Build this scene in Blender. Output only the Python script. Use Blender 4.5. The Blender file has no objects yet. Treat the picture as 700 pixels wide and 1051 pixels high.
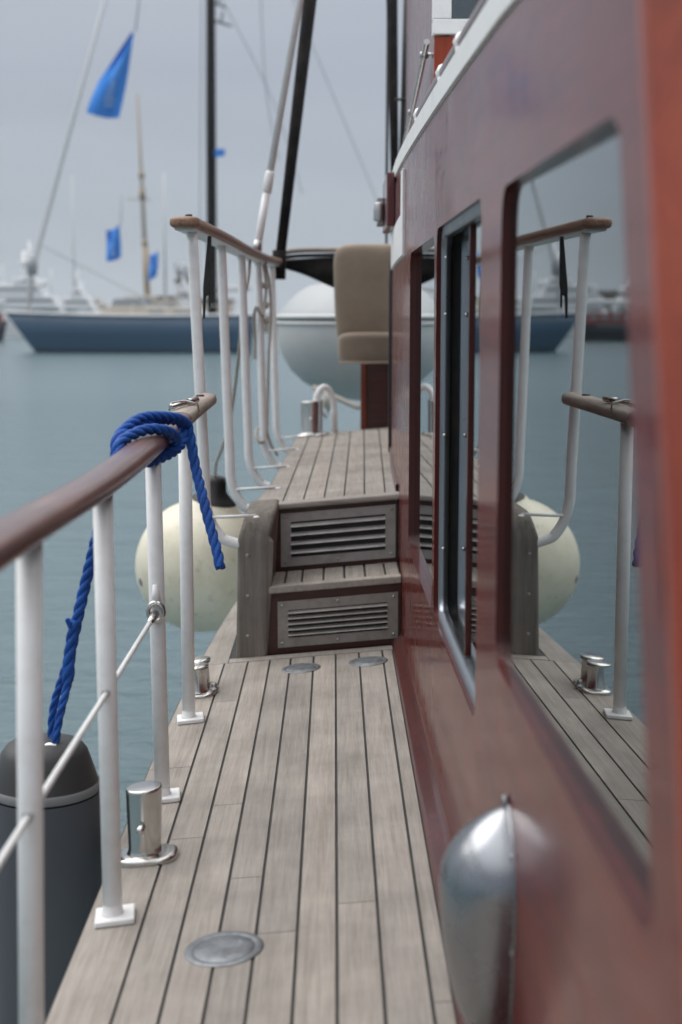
import bpy, bmesh, math, random
from mathutils import Vector, Matrix
random.seed(11)
PI = math.pi
scene = bpy.context.scene
C = bpy.data.collections.new("yacht_scene"); scene.collection.children.link(C)

# ------------------------------------------------------------------ materials
def new_mat(name):
    m = bpy.data.materials.new(name); m.use_nodes = True
    nt = m.node_tree; b = nt.nodes["Principled BSDF"]
    return m, nt, b
def N(nt, t, **kw):
    n = nt.nodes.new(t)
    for k, v in kw.items():
        if k in n.inputs.keys(): n.inputs[k].default_value = v
        else: setattr(n, k, v)
    return n
def coords(nt, scale=(1, 1, 1), rot=(0, 0, 0)):
    tc = nt.nodes.new("ShaderNodeTexCoord"); mp = nt.nodes.new("ShaderNodeMapping")
    mp.inputs["Scale"].default_value = scale; mp.inputs["Rotation"].default_value = rot
    nt.links.new(tc.outputs["Object"], mp.inputs["Vector"]); return mp.outputs["Vector"]
def noise(nt, vec, scale, detail=5, rough=0.6, dist=0.0):
    n = nt.nodes.new("ShaderNodeTexNoise"); n.inputs["Scale"].default_value = scale
    n.inputs["Detail"].default_value = detail; n.inputs["Roughness"].default_value = rough
    n.inputs["Distortion"].default_value = dist
    nt.links.new(vec, n.inputs["Vector"]); return n.outputs["Fac"]
def ramp(nt, fac, stops):
    r = nt.nodes.new("ShaderNodeValToRGB"); els = r.color_ramp.elements
    while len(els) < len(stops): els.new(0.5)
    for e, (p, c) in zip(els, stops):
        e.position = p; e.color = (c[0], c[1], c[2], 1) if not isinstance(c, (int, float)) else (c, c, c, 1)
    nt.links.new(fac, r.inputs["Fac"]); return r.outputs["Color"]
def mixc(nt, a, b, fac, mode="MIX"):
    n = nt.nodes.new("ShaderNodeMix"); n.data_type = "RGBA"; n.blend_type = mode
    for s, v in ((n.inputs[6], a), (n.inputs[7], b), (n.inputs[0], fac)):
        if hasattr(v, "links"): nt.links.new(v, s)
        elif isinstance(v, (int, float)): s.default_value = v
        else: s.default_value = (v[0], v[1], v[2], 1)
    return n.outputs[2]
def bump(nt, b, h, strength=0.2, dist=0.002):
    n = nt.nodes.new("ShaderNodeBump"); n.inputs["Strength"].default_value = strength
    n.inputs["Distance"].default_value = dist
    nt.links.new(h, n.inputs["Height"]); nt.links.new(n.outputs["Normal"], b.inputs["Normal"])

def wood(name, c1, c2, c3, axis="Y", rough=0.7, spec=0.3, coat=0.0, coat_rough=0.1, tone=False, bstr=0.3, coarse=1.0, stain=None, wavy=0.0):
    m, nt, b = new_mat(name)
    k = {"X": (2.2, 60, 60), "Y": (60, 2.2, 60), "Z": (60, 60, 2.2)}[axis]
    k = tuple(v * coarse for v in k)
    v = coords(nt, k)
    if tone:
        at = nt.nodes.new("ShaderNodeAttribute"); at.attribute_name = "tone"
        ad = nt.nodes.new("ShaderNodeVectorMath"); ad.operation = "MULTIPLY_ADD"
        nt.links.new(at.outputs["Color"], ad.inputs[0]); ad.inputs[1].default_value = (37, 91, 53)
        nt.links.new(v, ad.inputs[2]); v = ad.outputs[0]
    g = noise(nt, v, 1.0, 7, 0.65, 0.6); fine = noise(nt, v, 4.0, 4, 0.7)
    col = ramp(nt, g, [(0.25, c1), (0.5, c2), (0.78, c3)])
    fr = ramp(nt, fine, [(0.3, 0.84), (0.62, 1.05)])
    col = mixc(nt, col, fr, 1.0, "MULTIPLY")
    big = noise(nt, coords(nt, (1, 1, 1)), 5.0, 4, 0.6)
    col = mixc(nt, col, ramp(nt, big, [(0.3, 0.78), (0.7, 1.12)]), 1.0, "MULTIPLY")
    if stain:
        s = noise(nt, coords(nt, (1, 0.6, 1)), 3.1, 6, 0.7, 0.5)
        sm = ramp(nt, s, [(0.55, 0.0), (0.75, 0.4)])
        col = mixc(nt, col, stain, sm)
    if tone:
        tr = nt.nodes.new("ShaderNodeSeparateColor"); nt.links.new(at.outputs["Color"], tr.inputs[0])
        col = mixc(nt, col, ramp(nt, tr.outputs[0], [(0.0, (0.91, 0.90, 0.89)), (0.5, (1.0, 0.99, 0.98)), (1.0, (1.08, 1.06, 1.03))]), 1.0, "MULTIPLY")
    nt.links.new(col, b.inputs["Base Color"])
    b.inputs["Roughness"].default_value = rough
    b.inputs["Specular IOR Level"].default_value = spec
    b.inputs["Coat IOR"].default_value = 1.42; b.inputs["Coat Weight"].default_value = coat; b.inputs["Coat Roughness"].default_value = coat_rough
    bump(nt, b, g, bstr, 0.0015)
    if wavy:
        n1 = b.inputs["Normal"].links[0].from_node
        big2 = noise(nt, coords(nt, (1, 1, 0.6)), 4.0, 3, 0.5, 0.3)
        n2 = nt.nodes.new("ShaderNodeBump"); n2.inputs["Strength"].default_value = wavy; n2.inputs["Distance"].default_value = 0.004
        nt.links.new(big2, n2.inputs["Height"]); nt.links.new(n2.outputs[0], n1.inputs["Normal"])
        sm = noise(nt, coords(nt, (1, 1, 1)), 9.0, 6, 0.75, 0.8)
        nt.links.new(ramp(nt, sm, [(0.3, max(0.03, coat_rough - 0.06)), (0.75, coat_rough + 0.10)]), b.inputs["Coat Roughness"])
        nt.links.new(n1.outputs[0], b.inputs["Coat Normal"])
    return m
def paint(name, col, rough=0.35, dirt=0.12, spec=0.5, metal=0.0, dirtcol=(0.3, 0.26, 0.2), scale=9.0, bstr=0.05, coat=0.0):
    m, nt, b = new_mat(name)
    n = noise(nt, coords(nt), scale, 6, 0.7)
    c = mixc(nt, col, dirtcol, ramp(nt, n, [(0.45, 0.0), (0.85, dirt * 2)]))
    nt.links.new(c, b.inputs["Base Color"])
    r = ramp(nt, n, [(0.2, max(0.02, rough - 0.08)), (0.8, rough + 0.12)])
    nt.links.new(r, b.inputs["Roughness"])
    b.inputs["Metallic"].default_value = metal; b.inputs["Specular IOR Level"].default_value = spec
    b.inputs["Coat Weight"].default_value = coat
    bump(nt, b, noise(nt, coords(nt), scale * 6, 3, 0.5), bstr, 0.001)
    return m
M = {}
M["teak"] = wood("weathered_teak", (0.245, 0.221, 0.197), (0.318, 0.292, 0.264), (0.37, 0.343, 0.312), "Y", 0.72, 0.25, tone=True, stain=(0.31, 0.275, 0.245))
M["teak_x"] = wood("weathered_teak_cross", (0.22, 0.19, 0.165), (0.33, 0.30, 0.27), (0.43, 0.40, 0.36), "X", 0.72, 0.25)
M["teak_dark"] = wood("weathered_teak_post", (0.105, 0.092, 0.078), (0.185, 0.165, 0.145), (0.27, 0.245, 0.22), "Z", 0.75, 0.2, bstr=0.5, coarse=0.8, stain=(0.12, 0.10, 0.08))
M["caulk"] = paint("black_caulk", (0.028, 0.027, 0.026), 0.6, 0.1, 0.3)
M["mahogany"] = wood("varnished_mahogany", (0.078, 0.010, 0.007), (0.120, 0.015, 0.010), (0.165, 0.024, 0.014), "Y", 0.45, 0.12, 0.60, 0.10, bstr=0.05, coarse=0.5, stain=(0.085, 0.016, 0.010), wavy=0.25)
M["mahogany_z"] = wood("varnished_mahogany_upright", (0.042, 0.006, 0.005), (0.068, 0.009, 0.007), (0.10, 0.016, 0.010), "Z", 0.4, 0.25, 0.55, 0.12, bstr=0.05, coarse=0.5)
M["mahogany_orange"] = wood("varnished_orange_mahogany", (0.17, 0.024, 0.011), (0.25, 0.038, 0.015), (0.33, 0.060, 0.022), "Z", 0.4, 0.25, 0.3, 0.12, bstr=0.05, coarse=0.35)
M["mahogany_lit_edge"] = wood("lit_mahogany_edge", (0.12, 0.022, 0.010), (0.18, 0.035, 0.014), (0.24, 0.055, 0.02), "Z", 0.4, 0.3, 0.4, 0.15, bstr=0.05)  # brighter mahogany for the seat base's lit edge, light put into the colour
M["mahogany_dark"] = wood("dark_red_mahogany", (0.032, 0.010, 0.007), (0.055, 0.015, 0.010), (0.085, 0.024, 0.015), "X", 0.45, 0.35, 0.5, 0.2, bstr=0.1)
M["rail_wood"] = wood("worn_varnished_rail", (0.075, 0.027, 0.018), (0.125, 0.05, 0.033), (0.25, 0.135, 0.105), "Y", 0.42, 0.4, 0.7, 0.17, bstr=0.2, coarse=0.9, stain=(0.40, 0.33, 0.30))
M["rail_bare"] = wood("bare_rail_end", (0.22, 0.18, 0.15), (0.34, 0.29, 0.25), (0.45, 0.40, 0.35), "Y", 0.65, 0.3, bstr=0.4)
M["cap_wood"] = wood("cap_rail_wood", (0.15, 0.072, 0.042), (0.24, 0.135, 0.085), (0.35, 0.24, 0.175), "Y", 0.5, 0.35, 0.3, 0.3, bstr=0.2, stain=(0.46, 0.42, 0.39))
M["white"] = paint("white_paint", (0.79, 0.79, 0.79), 0.34, 0.16, 0.5, 0.0, (0.42, 0.36, 0.28), 22.0)
M["white_old"] = paint("aged_white_paint", (0.74, 0.75, 0.74), 0.4, 0.12)
M["steel"] = paint("polished_steel", (0.58, 0.57, 0.55), 0.19, 0.25, 0.5, 1.0, (0.30, 0.25, 0.2), 14.0)
M["steel_dull"] = paint("brushed_steel", (0.42, 0.42, 0.42), 0.36, 0.25, 0.5, 1.0, (0.2, 0.18, 0.16), 20.0)
M["steel_soft"] = paint("satin_steel", (0.30, 0.315, 0.335), 0.25, 0.35, 0.5, 1.0, (0.36, 0.36, 0.36), 8.0)
M["grille"] = paint("pewter_grille_paint", (0.36, 0.345, 0.335), 0.45, 0.3, 0.5, 0.3, (0.15, 0.12, 0.10), 18.0)
M["grille_old"] = paint("worn_grille_metal", (0.30, 0.28, 0.255), 0.42, 0.35, 0.5, 0.4, (0.12, 0.10, 0.085), 22.0)
M["alu"] = paint("anodised_aluminium", (0.27, 0.295, 0.325), 0.32, 0.12, 0.5, 0.85, (0.2, 0.2, 0.2), 16.0)
M["black"] = paint("black_rubber", (0.012, 0.012, 0.013), 0.5, 0.05, 0.4)
M["black_gloss"] = paint("black_gloss_paint", (0.008, 0.008, 0.010), 0.3, 0.05, 0.5)
M["navy"] = paint("navy_hull_paint", (0.036, 0.088, 0.150), 0.18, 0.05, 0.5)
M["boot"] = paint("dark_boot_stripe", (0.012, 0.018, 0.03), 0.4, 0.05)
M["far_white"] = paint("far_white_gelcoat", (0.74, 0.75, 0.76), 0.4, 0.05)
M["far_grey"] = paint("far_grey_glass", (0.26, 0.28, 0.30), 0.3, 0.05)
M["far_beige"] = paint("far_beige_paint", (0.50, 0.46, 0.39), 0.6, 0.1)
M["far_wood"] = paint("far_spruce_mast", (0.34, 0.27, 0.19), 0.5, 0.1)
M["far_mast"] = paint("far_tan_mast", (0.34, 0.30, 0.25), 0.6, 0.1)
M["far_pale"] = paint("far_pale_spar", (0.56, 0.57, 0.58), 0.5, 0.05)
M["far_red"] = paint("far_red_paint", (0.30, 0.06, 0.05), 0.5, 0.1)
M["stone"] = paint("quay_stone", (0.24, 0.22, 0.20), 0.9, 0.4, 0.2, 0.0, (0.10, 0.09, 0.08), 0.6)
M["flag"] = paint("blue_flag_cloth", (0.055, 0.24, 0.68), 0.85, 0.0, 0.1)
M["flag_mark"] = paint("pale_flag_print", (0.30, 0.46, 0.75), 0.85, 0.0, 0.1)
M["fender_dark"] = paint("charcoal_fender_cover", (0.078, 0.086, 0.097), 0.8, 0.15, 0.2, 0.0, (0.10, 0.10, 0.11), 30.0, 0.4)
M["fender_cap"] = paint("black_fender_cap", (0.040, 0.041, 0.042), 0.5, 0.1, 0.4, 0.0, (0.06, 0.06, 0.06), 18.0)
M["fender_band"] = paint("grey_fender_hem", (0.19, 0.195, 0.20), 0.7, 0.15, 0.2)
M["rope_grey"] = paint("grey_cordage", (0.42, 0.40, 0.36), 0.85, 0.3, 0.1, 0.0, (0.2, 0.18, 0.15), 60.0, 0.3)
M["dinghy_top"] = paint("pale_grey_hypalon", (0.36, 0.38, 0.39), 0.55, 0.1)
M["dinghy_hull"] = paint("grey_dinghy_hull", (0.43, 0.445, 0.45), 0.7, 0.12)
M["dinghy_strake"] = paint("white_rub_strake", (0.60, 0.61, 0.61), 0.5, 0.1)
M["strake_line"] = paint("dark_strake_line", (0.10, 0.11, 0.115), 0.5, 0.1)
M["canvas"] = paint("black_canvas", (0.012, 0.011, 0.012), 0.9, 0.05, 0.1)
M["maroon"] = paint("maroon_board_paint", (0.09, 0.010, 0.012), 0.3, 0.05, 0.5, coat=0.5)
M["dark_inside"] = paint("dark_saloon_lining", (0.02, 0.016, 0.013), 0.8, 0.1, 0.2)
M["brass"] = paint("tarnished_plate", (0.25, 0.265, 0.28), 0.5, 0.6, 0.5, 0.75, (0.10, 0.10, 0.10), 26.0)

def mk_buoy():
    m, nt, b = new_mat("cream_buoy_vinyl")
    n = noise(nt, coords(nt), 6.0, 6, 0.7)
    c = ramp(nt, n, [(0.25, (0.58, 0.54, 0.40)), (0.5, (0.70, 0.66, 0.52)), (0.8, (0.76, 0.73, 0.61))])
    sp = noise(nt, coords(nt, (1, 1, 1)), 26.0, 3, 0.5)
    c = mixc(nt, c, (0.30, 0.30, 0.20), ramp(nt, sp, [(0.60, 0.0), (0.78, 0.5)]))
    nt.links.new(c, b.inputs["Base Color"]); b.inputs["Roughness"].default_value = 0.45
    b.inputs["Subsurface Weight"].default_value = 0.0
    bump(nt, b, n, 0.1, 0.003); return m
M["buoy"] = mk_buoy()
def mk_rope():
    m, nt, b = new_mat("blue_polypropylene_rope")
    v = coords(nt, (1, 1, 1)); n = noise(nt, v, 420.0, 3, 0.6); n2 = noise(nt, v, 30.0, 4, 0.6)
    c = ramp(nt, n, [(0.3, (0.004, 0.035, 0.19)), (0.55, (0.010, 0.085, 0.37)), (0.8, (0.04, 0.17, 0.55))])
    c = mixc(nt, c, ramp(nt, n2, [(0.3, 0.75), (0.7, 1.15)]), 1.0, "MULTIPLY")
    nt.links.new(c, b.inputs["Base Color"]); b.inputs["Roughness"].default_value = 0.6
    b.inputs["Specular IOR Level"].default_value = 0.3
    bump(nt, b, n, 0.6, 0.002); return m
M["rope"] = mk_rope()
def mk_fabric():
    m, nt, b = new_mat("beige_seat_fabric")
    v = coords(nt); n = noise(nt, v, 5.0, 5, 0.6); w = noise(nt, v, 350.0, 2, 0.5)
    c = ramp(nt, n, [(0.3, (0.25, 0.198, 0.152)), (0.7, (0.345, 0.28, 0.22))])
    nt.links.new(c, b.inputs["Base Color"]); b.inputs["Roughness"].default_value = 0.95
    b.inputs["Specular IOR Level"].default_value = 0.1; b.inputs["Sheen Weight"].default_value = 0.2
    bump(nt, b, w, 0.4, 0.002); return m
M["fabric"] = mk_fabric()
def mk_glass():
    m, nt, b = new_mat("tinted_window_glass")
    nt.nodes.remove(b); out = nt.nodes["Material Output"]
    f0 = N(nt, "ShaderNodeFresnel", IOR=1.6)
    a1 = N(nt, "ShaderNodeMath", operation="ADD"); nt.links.new(f0.outputs[0], a1.inputs[0]); a1.inputs[1].default_value = 1.0
    a2 = N(nt, "ShaderNodeMath", operation="MULTIPLY"); nt.links.new(f0.outputs[0], a2.inputs[0]); a2.inputs[1].default_value = 2.0
    fr = N(nt, "ShaderNodeMath", operation="DIVIDE"); nt.links.new(a2.outputs[0], fr.inputs[0]); nt.links.new(a1.outputs[0], fr.inputs[1])
    tr = N(nt, "ShaderNodeBsdfTransparent"); tr.inputs["Color"].default_value = (0.30, 0.33, 0.33, 1)
    gl = N(nt, "ShaderNodeBsdfGlossy"); gl.inputs["Roughness"].default_value = 0.004
    gl.inputs["Color"].default_value = (0.90, 0.94, 0.95, 1)
    mx = nt.nodes.new("ShaderNodeMixShader")
    nt.links.new(fr.outputs[0], mx.inputs[0]); nt.links.new(tr.outputs[0], mx.inputs[1])
    nt.links.new(gl.outputs[0], mx.inputs[2]); nt.links.new(mx.outputs[0], out.inputs["Surface"])
    return m
M["glass"] = mk_glass()
def mk_water():
    m, nt, b = new_mat("harbour_water")
    b.inputs["Base Color"].default_value = (0.030, 0.075, 0.088, 1)
    b.inputs["Roughness"].default_value = 0.22; b.inputs["IOR"].default_value = 1.33
    v = coords(nt, (0.55, 1.0, 1))
    a = noise(nt, v, 1.1, 4, 0.55, 0.4); c = noise(nt, v, 5.0, 4, 0.6, 0.3)
    ad = N(nt, "ShaderNodeMath", operation="MULTIPLY_ADD"); nt.links.new(c, ad.inputs[0]); ad.inputs[1].default_value = 0.35
    nt.links.new(a, ad.inputs[2])
    bump(nt, b, ad.outputs[0], 0.55, 0.22)
    col = noise(nt, coords(nt, (0.02, 0.05, 1)), 1.0, 3, 0.5)
    nt.links.new(ramp(nt, col, [(0.3, (0.076, 0.124, 0.137)), (0.7, (0.098, 0.150, 0.163))]), b.inputs["Base Color"])
    return m
M["water"] = mk_water()

# ------------------------------------------------------------------ mesh builder
class MB:
    def __init__(s): s.v = []; s.f = []; s.mi = []; s.sm = []; s.tone = []; s.cur = 0.5
    def add(s, vs, fs, mi=0, smooth=False):
        o = len(s.v); s.v += [tuple(q) for q in vs]
        for f in fs:
            s.f.append(tuple(i + o for i in f)); s.mi.append(mi); s.sm.append(smooth); s.tone.append(s.cur)
        return s
    def hexa(s, p, mi=0):   # 8 corners: bottom 4 ccw, top 4 ccw
        return s.add(p, [(3, 2, 1, 0), (4, 5, 6, 7), (0, 1, 5, 4), (1, 2, 6, 5), (2, 3, 7, 6), (3, 0, 4, 7)], mi)
    def box(s, x0, x1, y0, y1, z0, z1, mi=0):
        return s.hexa([(x0, y0, z0), (x1, y0, z0), (x1, y1, z0), (x0, y1, z0), (x0, y0, z1), (x1, y0, z1), (x1, y1, z1), (x0, y1, z1)], mi)
    def cbox(s, x0, x1, y0, y1, z0, z1, k=0.085, mi=0):   # box that follows the deck camber
        g = lambda x, y, z: (x, y, z + k * x)
        return s.hexa([g(x0, y0, z0), g(x1, y0, z0), g(x1, y1, z0), g(x0, y1, z0), g(x0, y0, z1), g(x1, y0, z1), g(x1, y1, z1), g(x0, y1, z1)], mi)
    def tube(s, path, r, n=12, mi=0, cap=True, sx=1.0, up=None):
        path = [Vector(p) for p in path]; rs = r if isinstance(r, (list, tuple)) else [r] * len(path)
        vs, fs = [], []; prev = None
        for i, p in enumerate(path):
            t = (path[min(i + 1, len(path) - 1)] - path[max(i - 1, 0)]).normalized()
            if up is not None:
                a = t.cross(Vector(up)).normalized()
            elif prev is None:
                a = t.cross(Vector((0, 0, 1)))
                if a.length < 0.2: a = t.cross(Vector((0, 1, 0)))
                a.normalize()
            else:
                a = (prev - t * prev.dot(t)).normalized()
            prev = a; b = t.cross(a)
            for k in range(n):
                q = 2 * PI * k / n
                vs.append(p + (a * math.cos(q) * sx + b * math.sin(q)) * rs[i])
        m = len(path)
        for i in range(m - 1):
            for k in range(n):
                fs.append((i * n + k, i * n + (k + 1) % n, (i + 1) * n + (k + 1) % n, (i + 1) * n + k))
        s.add(vs, fs, mi, True)
        if cap:
            s.add(vs[:n], [tuple(range(n - 1, -1, -1))], mi); s.add(vs[-n:], [tuple(range(n))], mi)
        return s
    def lathe(s, prof, c, n=32, mi=0, axis="Z", M4=None):
        vs, fs = [], []
        for (r, z) in prof:
            for k in range(n):
                q = 2 * PI * k / n; p = Vector((r * math.cos(q), r * math.sin(q), z))
                if M4 is not None: p = M4 @ p
                vs.append(p + Vector(c))
        for i in range(len(prof) - 1):
            for k in range(n):
                fs.append((i * n + k, i * n + (k + 1) % n, (i + 1) * n + (k + 1) % n, (i + 1) * n + k))
        return s.add(vs, fs, mi, True)
    def prism(s, poly, fn, d0, d1, mi=0, smooth=False):   # poly 2D, fn(u,v,d) -> xyz
        n = len(poly)
        a = [fn(u, v, d0) for u, v in poly]; b = [fn(u, v, d1) for u, v in poly]
        s.add(a + b, [tuple(range(n - 1, -1, -1)), tuple(range(n, 2 * n))], mi)
        s.add(a + b, [(i, (i + 1) % n, n + (i + 1) % n, n + i) for i in range(n)], mi, smooth)
        return s
    def grid(s, rows, mi=0, smooth=True, close=False):
        m = len(rows[0]); vs = [p for r in rows for p in r]; fs = []
        for i in range(len(rows) - 1):
            for k in range(m if close else m - 1):
                fs.append((i * m + k, i * m + (k + 1) % m, (i + 1) * m + (k + 1) % m, (i + 1) * m + k))
        return s.add(vs, fs, mi, smooth)

ROOT = {}
def thing(name, label, cat, loc, group=None):
    o = bpy.data.objects.new(name, None); C.objects.link(o); o.location = loc
    o.empty_display_size = 0.1; o["label"] = label; o["category"] = cat
    if group: o["group"] = group
    ROOT[o.name] = Vector(loc); return o
def obj(name, mb, mats, parent=None, bevel=0.0, seg=2, recalc=True, autosmooth=None):
    off = Vector((0, 0, 0)); q = parent
    while q is not None: off += Vector(q.location); q = q.parent
    me = bpy.data.meshes.new(name)
    me.from_pydata([tuple(Vector(v) - off) for v in mb.v], [], mb.f)
    for m in (mats if isinstance(mats, (list, tuple)) else [mats]): me.materials.append(M[m] if isinstance(m, str) else m)
    me.polygons.foreach_set("material_index", mb.mi); me.polygons.foreach_set("use_smooth", mb.sm)
    ca = me.color_attributes.new("tone", "FLOAT_COLOR", "CORNER")
    dat = []
    for p, t in zip(me.polygons, mb.tone):
        for _ in p.loop_indices: dat += [t, (t * 7.31) % 1, (t * 3.77) % 1, 1]
    ca.data.foreach_set("color", dat)
    if recalc:
        bm = bmesh.new(); bm.from_mesh(me)
        bmesh.ops.remove_doubles(bm, verts=bm.verts, dist=1e-5)
        bmesh.ops.recalc_face_normals(bm, faces=bm.faces); bm.to_mesh(me); bm.free()
    me.update()
    o = bpy.data.objects.new(name, me); C.objects.link(o); o.parent = parent
    if bevel:
        b = o.modifiers.new("bevel", "BEVEL"); b.width = bevel; b.segments = seg; b.limit_method = "ANGLE"; b.angle_limit = math.radians(40)
        b.harden_normals = False
    return o
def tag(o, label, cat, group=None):
    o["label"] = label; o["category"] = cat
    if group: o["group"] = group
    return o
def struct(name, mb, mats, **k):
    o = obj(name, mb, mats, **k); o["kind"] = "structure"; return o
def smooth_path(pts, n=8, closed=False):
    P = [Vector(p) for p in pts]; out = []
    m = len(P)
    for i in range(m - 1):
        p0 = P[max(i - 1, 0)]; p1 = P[i]; p2 = P[i + 1]; p3 = P[min(i + 2, m - 1)]
        for k in range(n):
            t = k / n
            out.append(0.5 * ((2 * p1) + (p2 - p0) * t + (2 * p0 - 5 * p1 + 4 * p2 - p3) * t * t + (3 * p1 - p0 - 3 * p2 + p3) * t ** 3))
    out.append(P[-1]); return out
def lerp(a, b, t): return a + (b - a) * t
def pw(x, pts):
    if x <= pts[0][0]: return pts[0][1]
    for (a, b), (c, d) in zip(pts, pts[1:]):
        if x <= c: return lerp(b, d, (x - a) / (c - a))
    return pts[-1][1]

# ------------------------------------------------------------------ camera
FPX, PX, PY, EYE = 1460.0, 350.0, 525.5, 1.056
pitch = math.atan((525.5 - 325) / FPX); yaw = math.atan(7 / FPX * math.cos(pitch))
cam = bpy.data.cameras.new("camera"); co = bpy.data.objects.new("camera", cam); C.objects.link(co)
co.location = (0, 0, EYE); co.rotation_euler = (PI / 2 - pitch, 0, -yaw)
cam.sensor_fit = "VERTICAL"; cam.sensor_height = 36; cam.sensor_width = 24
cam.lens = FPX / 1051 * 36; cam.clip_start = 0.05; cam.clip_end = 9000
cam.dof.use_dof = True; cam.dof.focus_distance = 3.6; cam.dof.aperture_fstop = 2.8; cam.dof.aperture_blades = 9
scene.camera = co

# ------------------------------------------------------------------ light
SUN_EL, SUN_AZ = math.radians(52), math.radians(-62)     # azimuth from +Y towards +X
w = bpy.data.worlds.new("World"); scene.world = w; w.use_nodes = True
nt = w.node_tree; bg = nt.nodes["Background"]
sky = nt.nodes.new("ShaderNodeTexSky"); sky.sky_type = "NISHITA"; sky.sun_disc = False
sky.sun_elevation = SUN_EL; sky.sun_rotation = SUN_AZ; sky.dust_density = 3.0; sky.air_density = 1.0; sky.ozone_density = 1.0
hs = nt.nodes.new("ShaderNodeHueSaturation"); hs.inputs["Saturation"].default_value = 0.45
nt.links.new(sky.outputs[0], hs.inputs["Color"])
tc = nt.nodes.new("ShaderNodeTexCoord")
sx = nt.nodes.new("ShaderNodeSeparateXYZ"); nt.links.new(tc.outputs["Generated"], sx.inputs[0])
mpw = nt.nodes.new("ShaderNodeMapping"); mpw.inputs["Scale"].default_value = (1.6, 1.6, 6.0)
nt.links.new(tc.outputs["Generated"], mpw.inputs["Vector"])
cl = noise(nt, mpw.outputs["Vector"], 1.3, 5, 0.55, 0.5)
cover = ramp(nt, sx.outputs[2], [(0.0, (5.3, 6.0, 6.5)), (0.06, (5.0, 5.75, 6.45)), (0.16, (4.7, 5.3, 6.2)), (0.34, (5.4, 5.95, 6.8)), (0.6, (17.5, 17.8, 18.3)), (1.0, (27.0, 27.2, 27.6))])
tex = ramp(nt, cl, [(0.3, (0.90, 0.90, 0.915)), (0.7, (1.08, 1.07, 1.06))])
cover = mixc(nt, cover, tex, 1.0, "MULTIPLY")
sk = mixc(nt, hs.outputs[0], cover, 0.85)
nt.links.new(sk, bg.inputs["Color"]); bg.inputs["Strength"].default_value = 0.08
sun = bpy.data.lights.new("sun", "SUN"); so = bpy.data.objects.new("sun", sun); C.objects.link(so)
sun.energy = 1.5; sun.angle = math.radians(55); sun.color = (1.0, 0.965, 0.92)
d = Vector((math.sin(SUN_AZ) * math.cos(SUN_EL), math.cos(SUN_AZ) * math.cos(SUN_EL), math.sin(SUN_EL)))
so.rotation_euler = d.to_track_quat("Z", "Y").to_euler(); so.location = (-6, -3, 12)
scene.view_settings.view_transform = "Standard"; scene.view_settings.look = "None"
scene.view_settings.gamma = 1.0; scene.view_settings.exposure = 0.15

# ------------------------------------------------------------------ shared curves of the yacht
K = 0.085                                                # deck camber, rising towards the cabin
def Xw(y):                                               # cabin side, bulging a little amidships
    e = y - 4.4
    return 0.2145 + (0.0107 if e > 0 else 0.0036) * e * e
def Xe(y): return -0.455 if y < 3.2 else -0.455 + 0.0155 * (y - 3.2) ** 2      # outer deck edge
UD = 0.45                                                # raised deck height at X = 0
def Xu(y): return pw(y, [(4.6, -0.285), (5.378, -0.240), (6.136, -0.226), (6.95, -0.208), (7.55, -0.20)])
WL = -1.0

# ------------------------------------------------------------------ water, quay
mb = MB(); mb.add([(-1500, -400, WL), (1500, -400, WL), (1500, 1800, WL), (-1500, 1800, WL)], [(0, 1, 2, 3)])
struct("water", mb, "water", recalc=False)
mb = MB()
mb.box(-90, 120, 190, 230, WL - 1, WL + 1.3); mb.box(-90, 120, 194, 196, WL + 1.3, WL + 2.3)
struct("quay", mb, "stone", bevel=0.1)

mb = MB(); mb.box(-1510, 1510, -410, 1810, WL - 3, 42)
hz_ = obj("haze", mb, []); hz_["kind"] = "stuff"
hm = bpy.data.materials.new("harbour_haze"); hm.use_nodes = True; hn = hm.node_tree
hn.nodes.remove(hn.nodes["Principled BSDF"]); pv = hn.nodes.new("ShaderNodeVolumePrincipled")
pv.inputs["Color"].default_value = (0.86, 0.92, 1.0, 1); pv.inputs["Density"].default_value = 0.0003; pv.inputs["Anisotropy"].default_value = 0.0
hn.links.new(pv.outputs[0], hn.nodes["Material Output"].inputs["Volume"]); hz_.data.materials.append(hm)

# ------------------------------------------------------------------ decks
def plank_deck(mb, seams0, seams1, y0, y1, z, step=0.3, gap=0.006, cut=None, left=None):
    """boards between seam curves; seams0/1 = X at y0/y1"""
    n = len(seams0) - 1
    for i in range(n):
        cuts = [y0] + (cut[i] if cut else []) + [y1]
        for a, b in zip(cuts, cuts[1:]):
            mb.cur = random.random()
            a2 = a + (0.0012 if a > y0 else 0); b2 = b - (0.0012 if b < y1 else 0)
            m = max(1, int((b2 - a2) / step)); rows = []
            for k in range(m + 1):
                y = lerp(a2, b2, k / m); t = (y - y0) / (y1 - y0)
                xl = (left(y) if (left and i == 0) else lerp(seams0[i], seams1[i], t)) + gap / 2
                xr = lerp(seams0[i + 1], seams1[i + 1], t) - gap / 2
                rows.append([(xl, y, z - 0.004 + K * xl), (xl, y, z + K * xl), (xr, y, z + K * xr), (xr, y, z - 0.004 + K * xr)])
            mb.grid(rows, 0, False)
            mb.add(rows[0], [(3, 2, 1, 0)]); mb.add(rows[-1], [(0, 1, 2, 3)])
mb = MB()
S = [-0.452, -0.347, -0.2725, -0.2025, -0.137, -0.065, 0.004, 0.077, 0.150, 0.1835]
CUT = [[1.2, 3.35], [0.6, 2.86, 3.93], [1.4, 3.05], [0.9, 2.62], [1.7, 2.36], [0.4], [1.5, 2.46], [0.8], [2.06]]
y1 = 4.385
plank_deck(mb, S, S, -0.8, y1, 0.0, cut=CUT, left=Xe)
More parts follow.
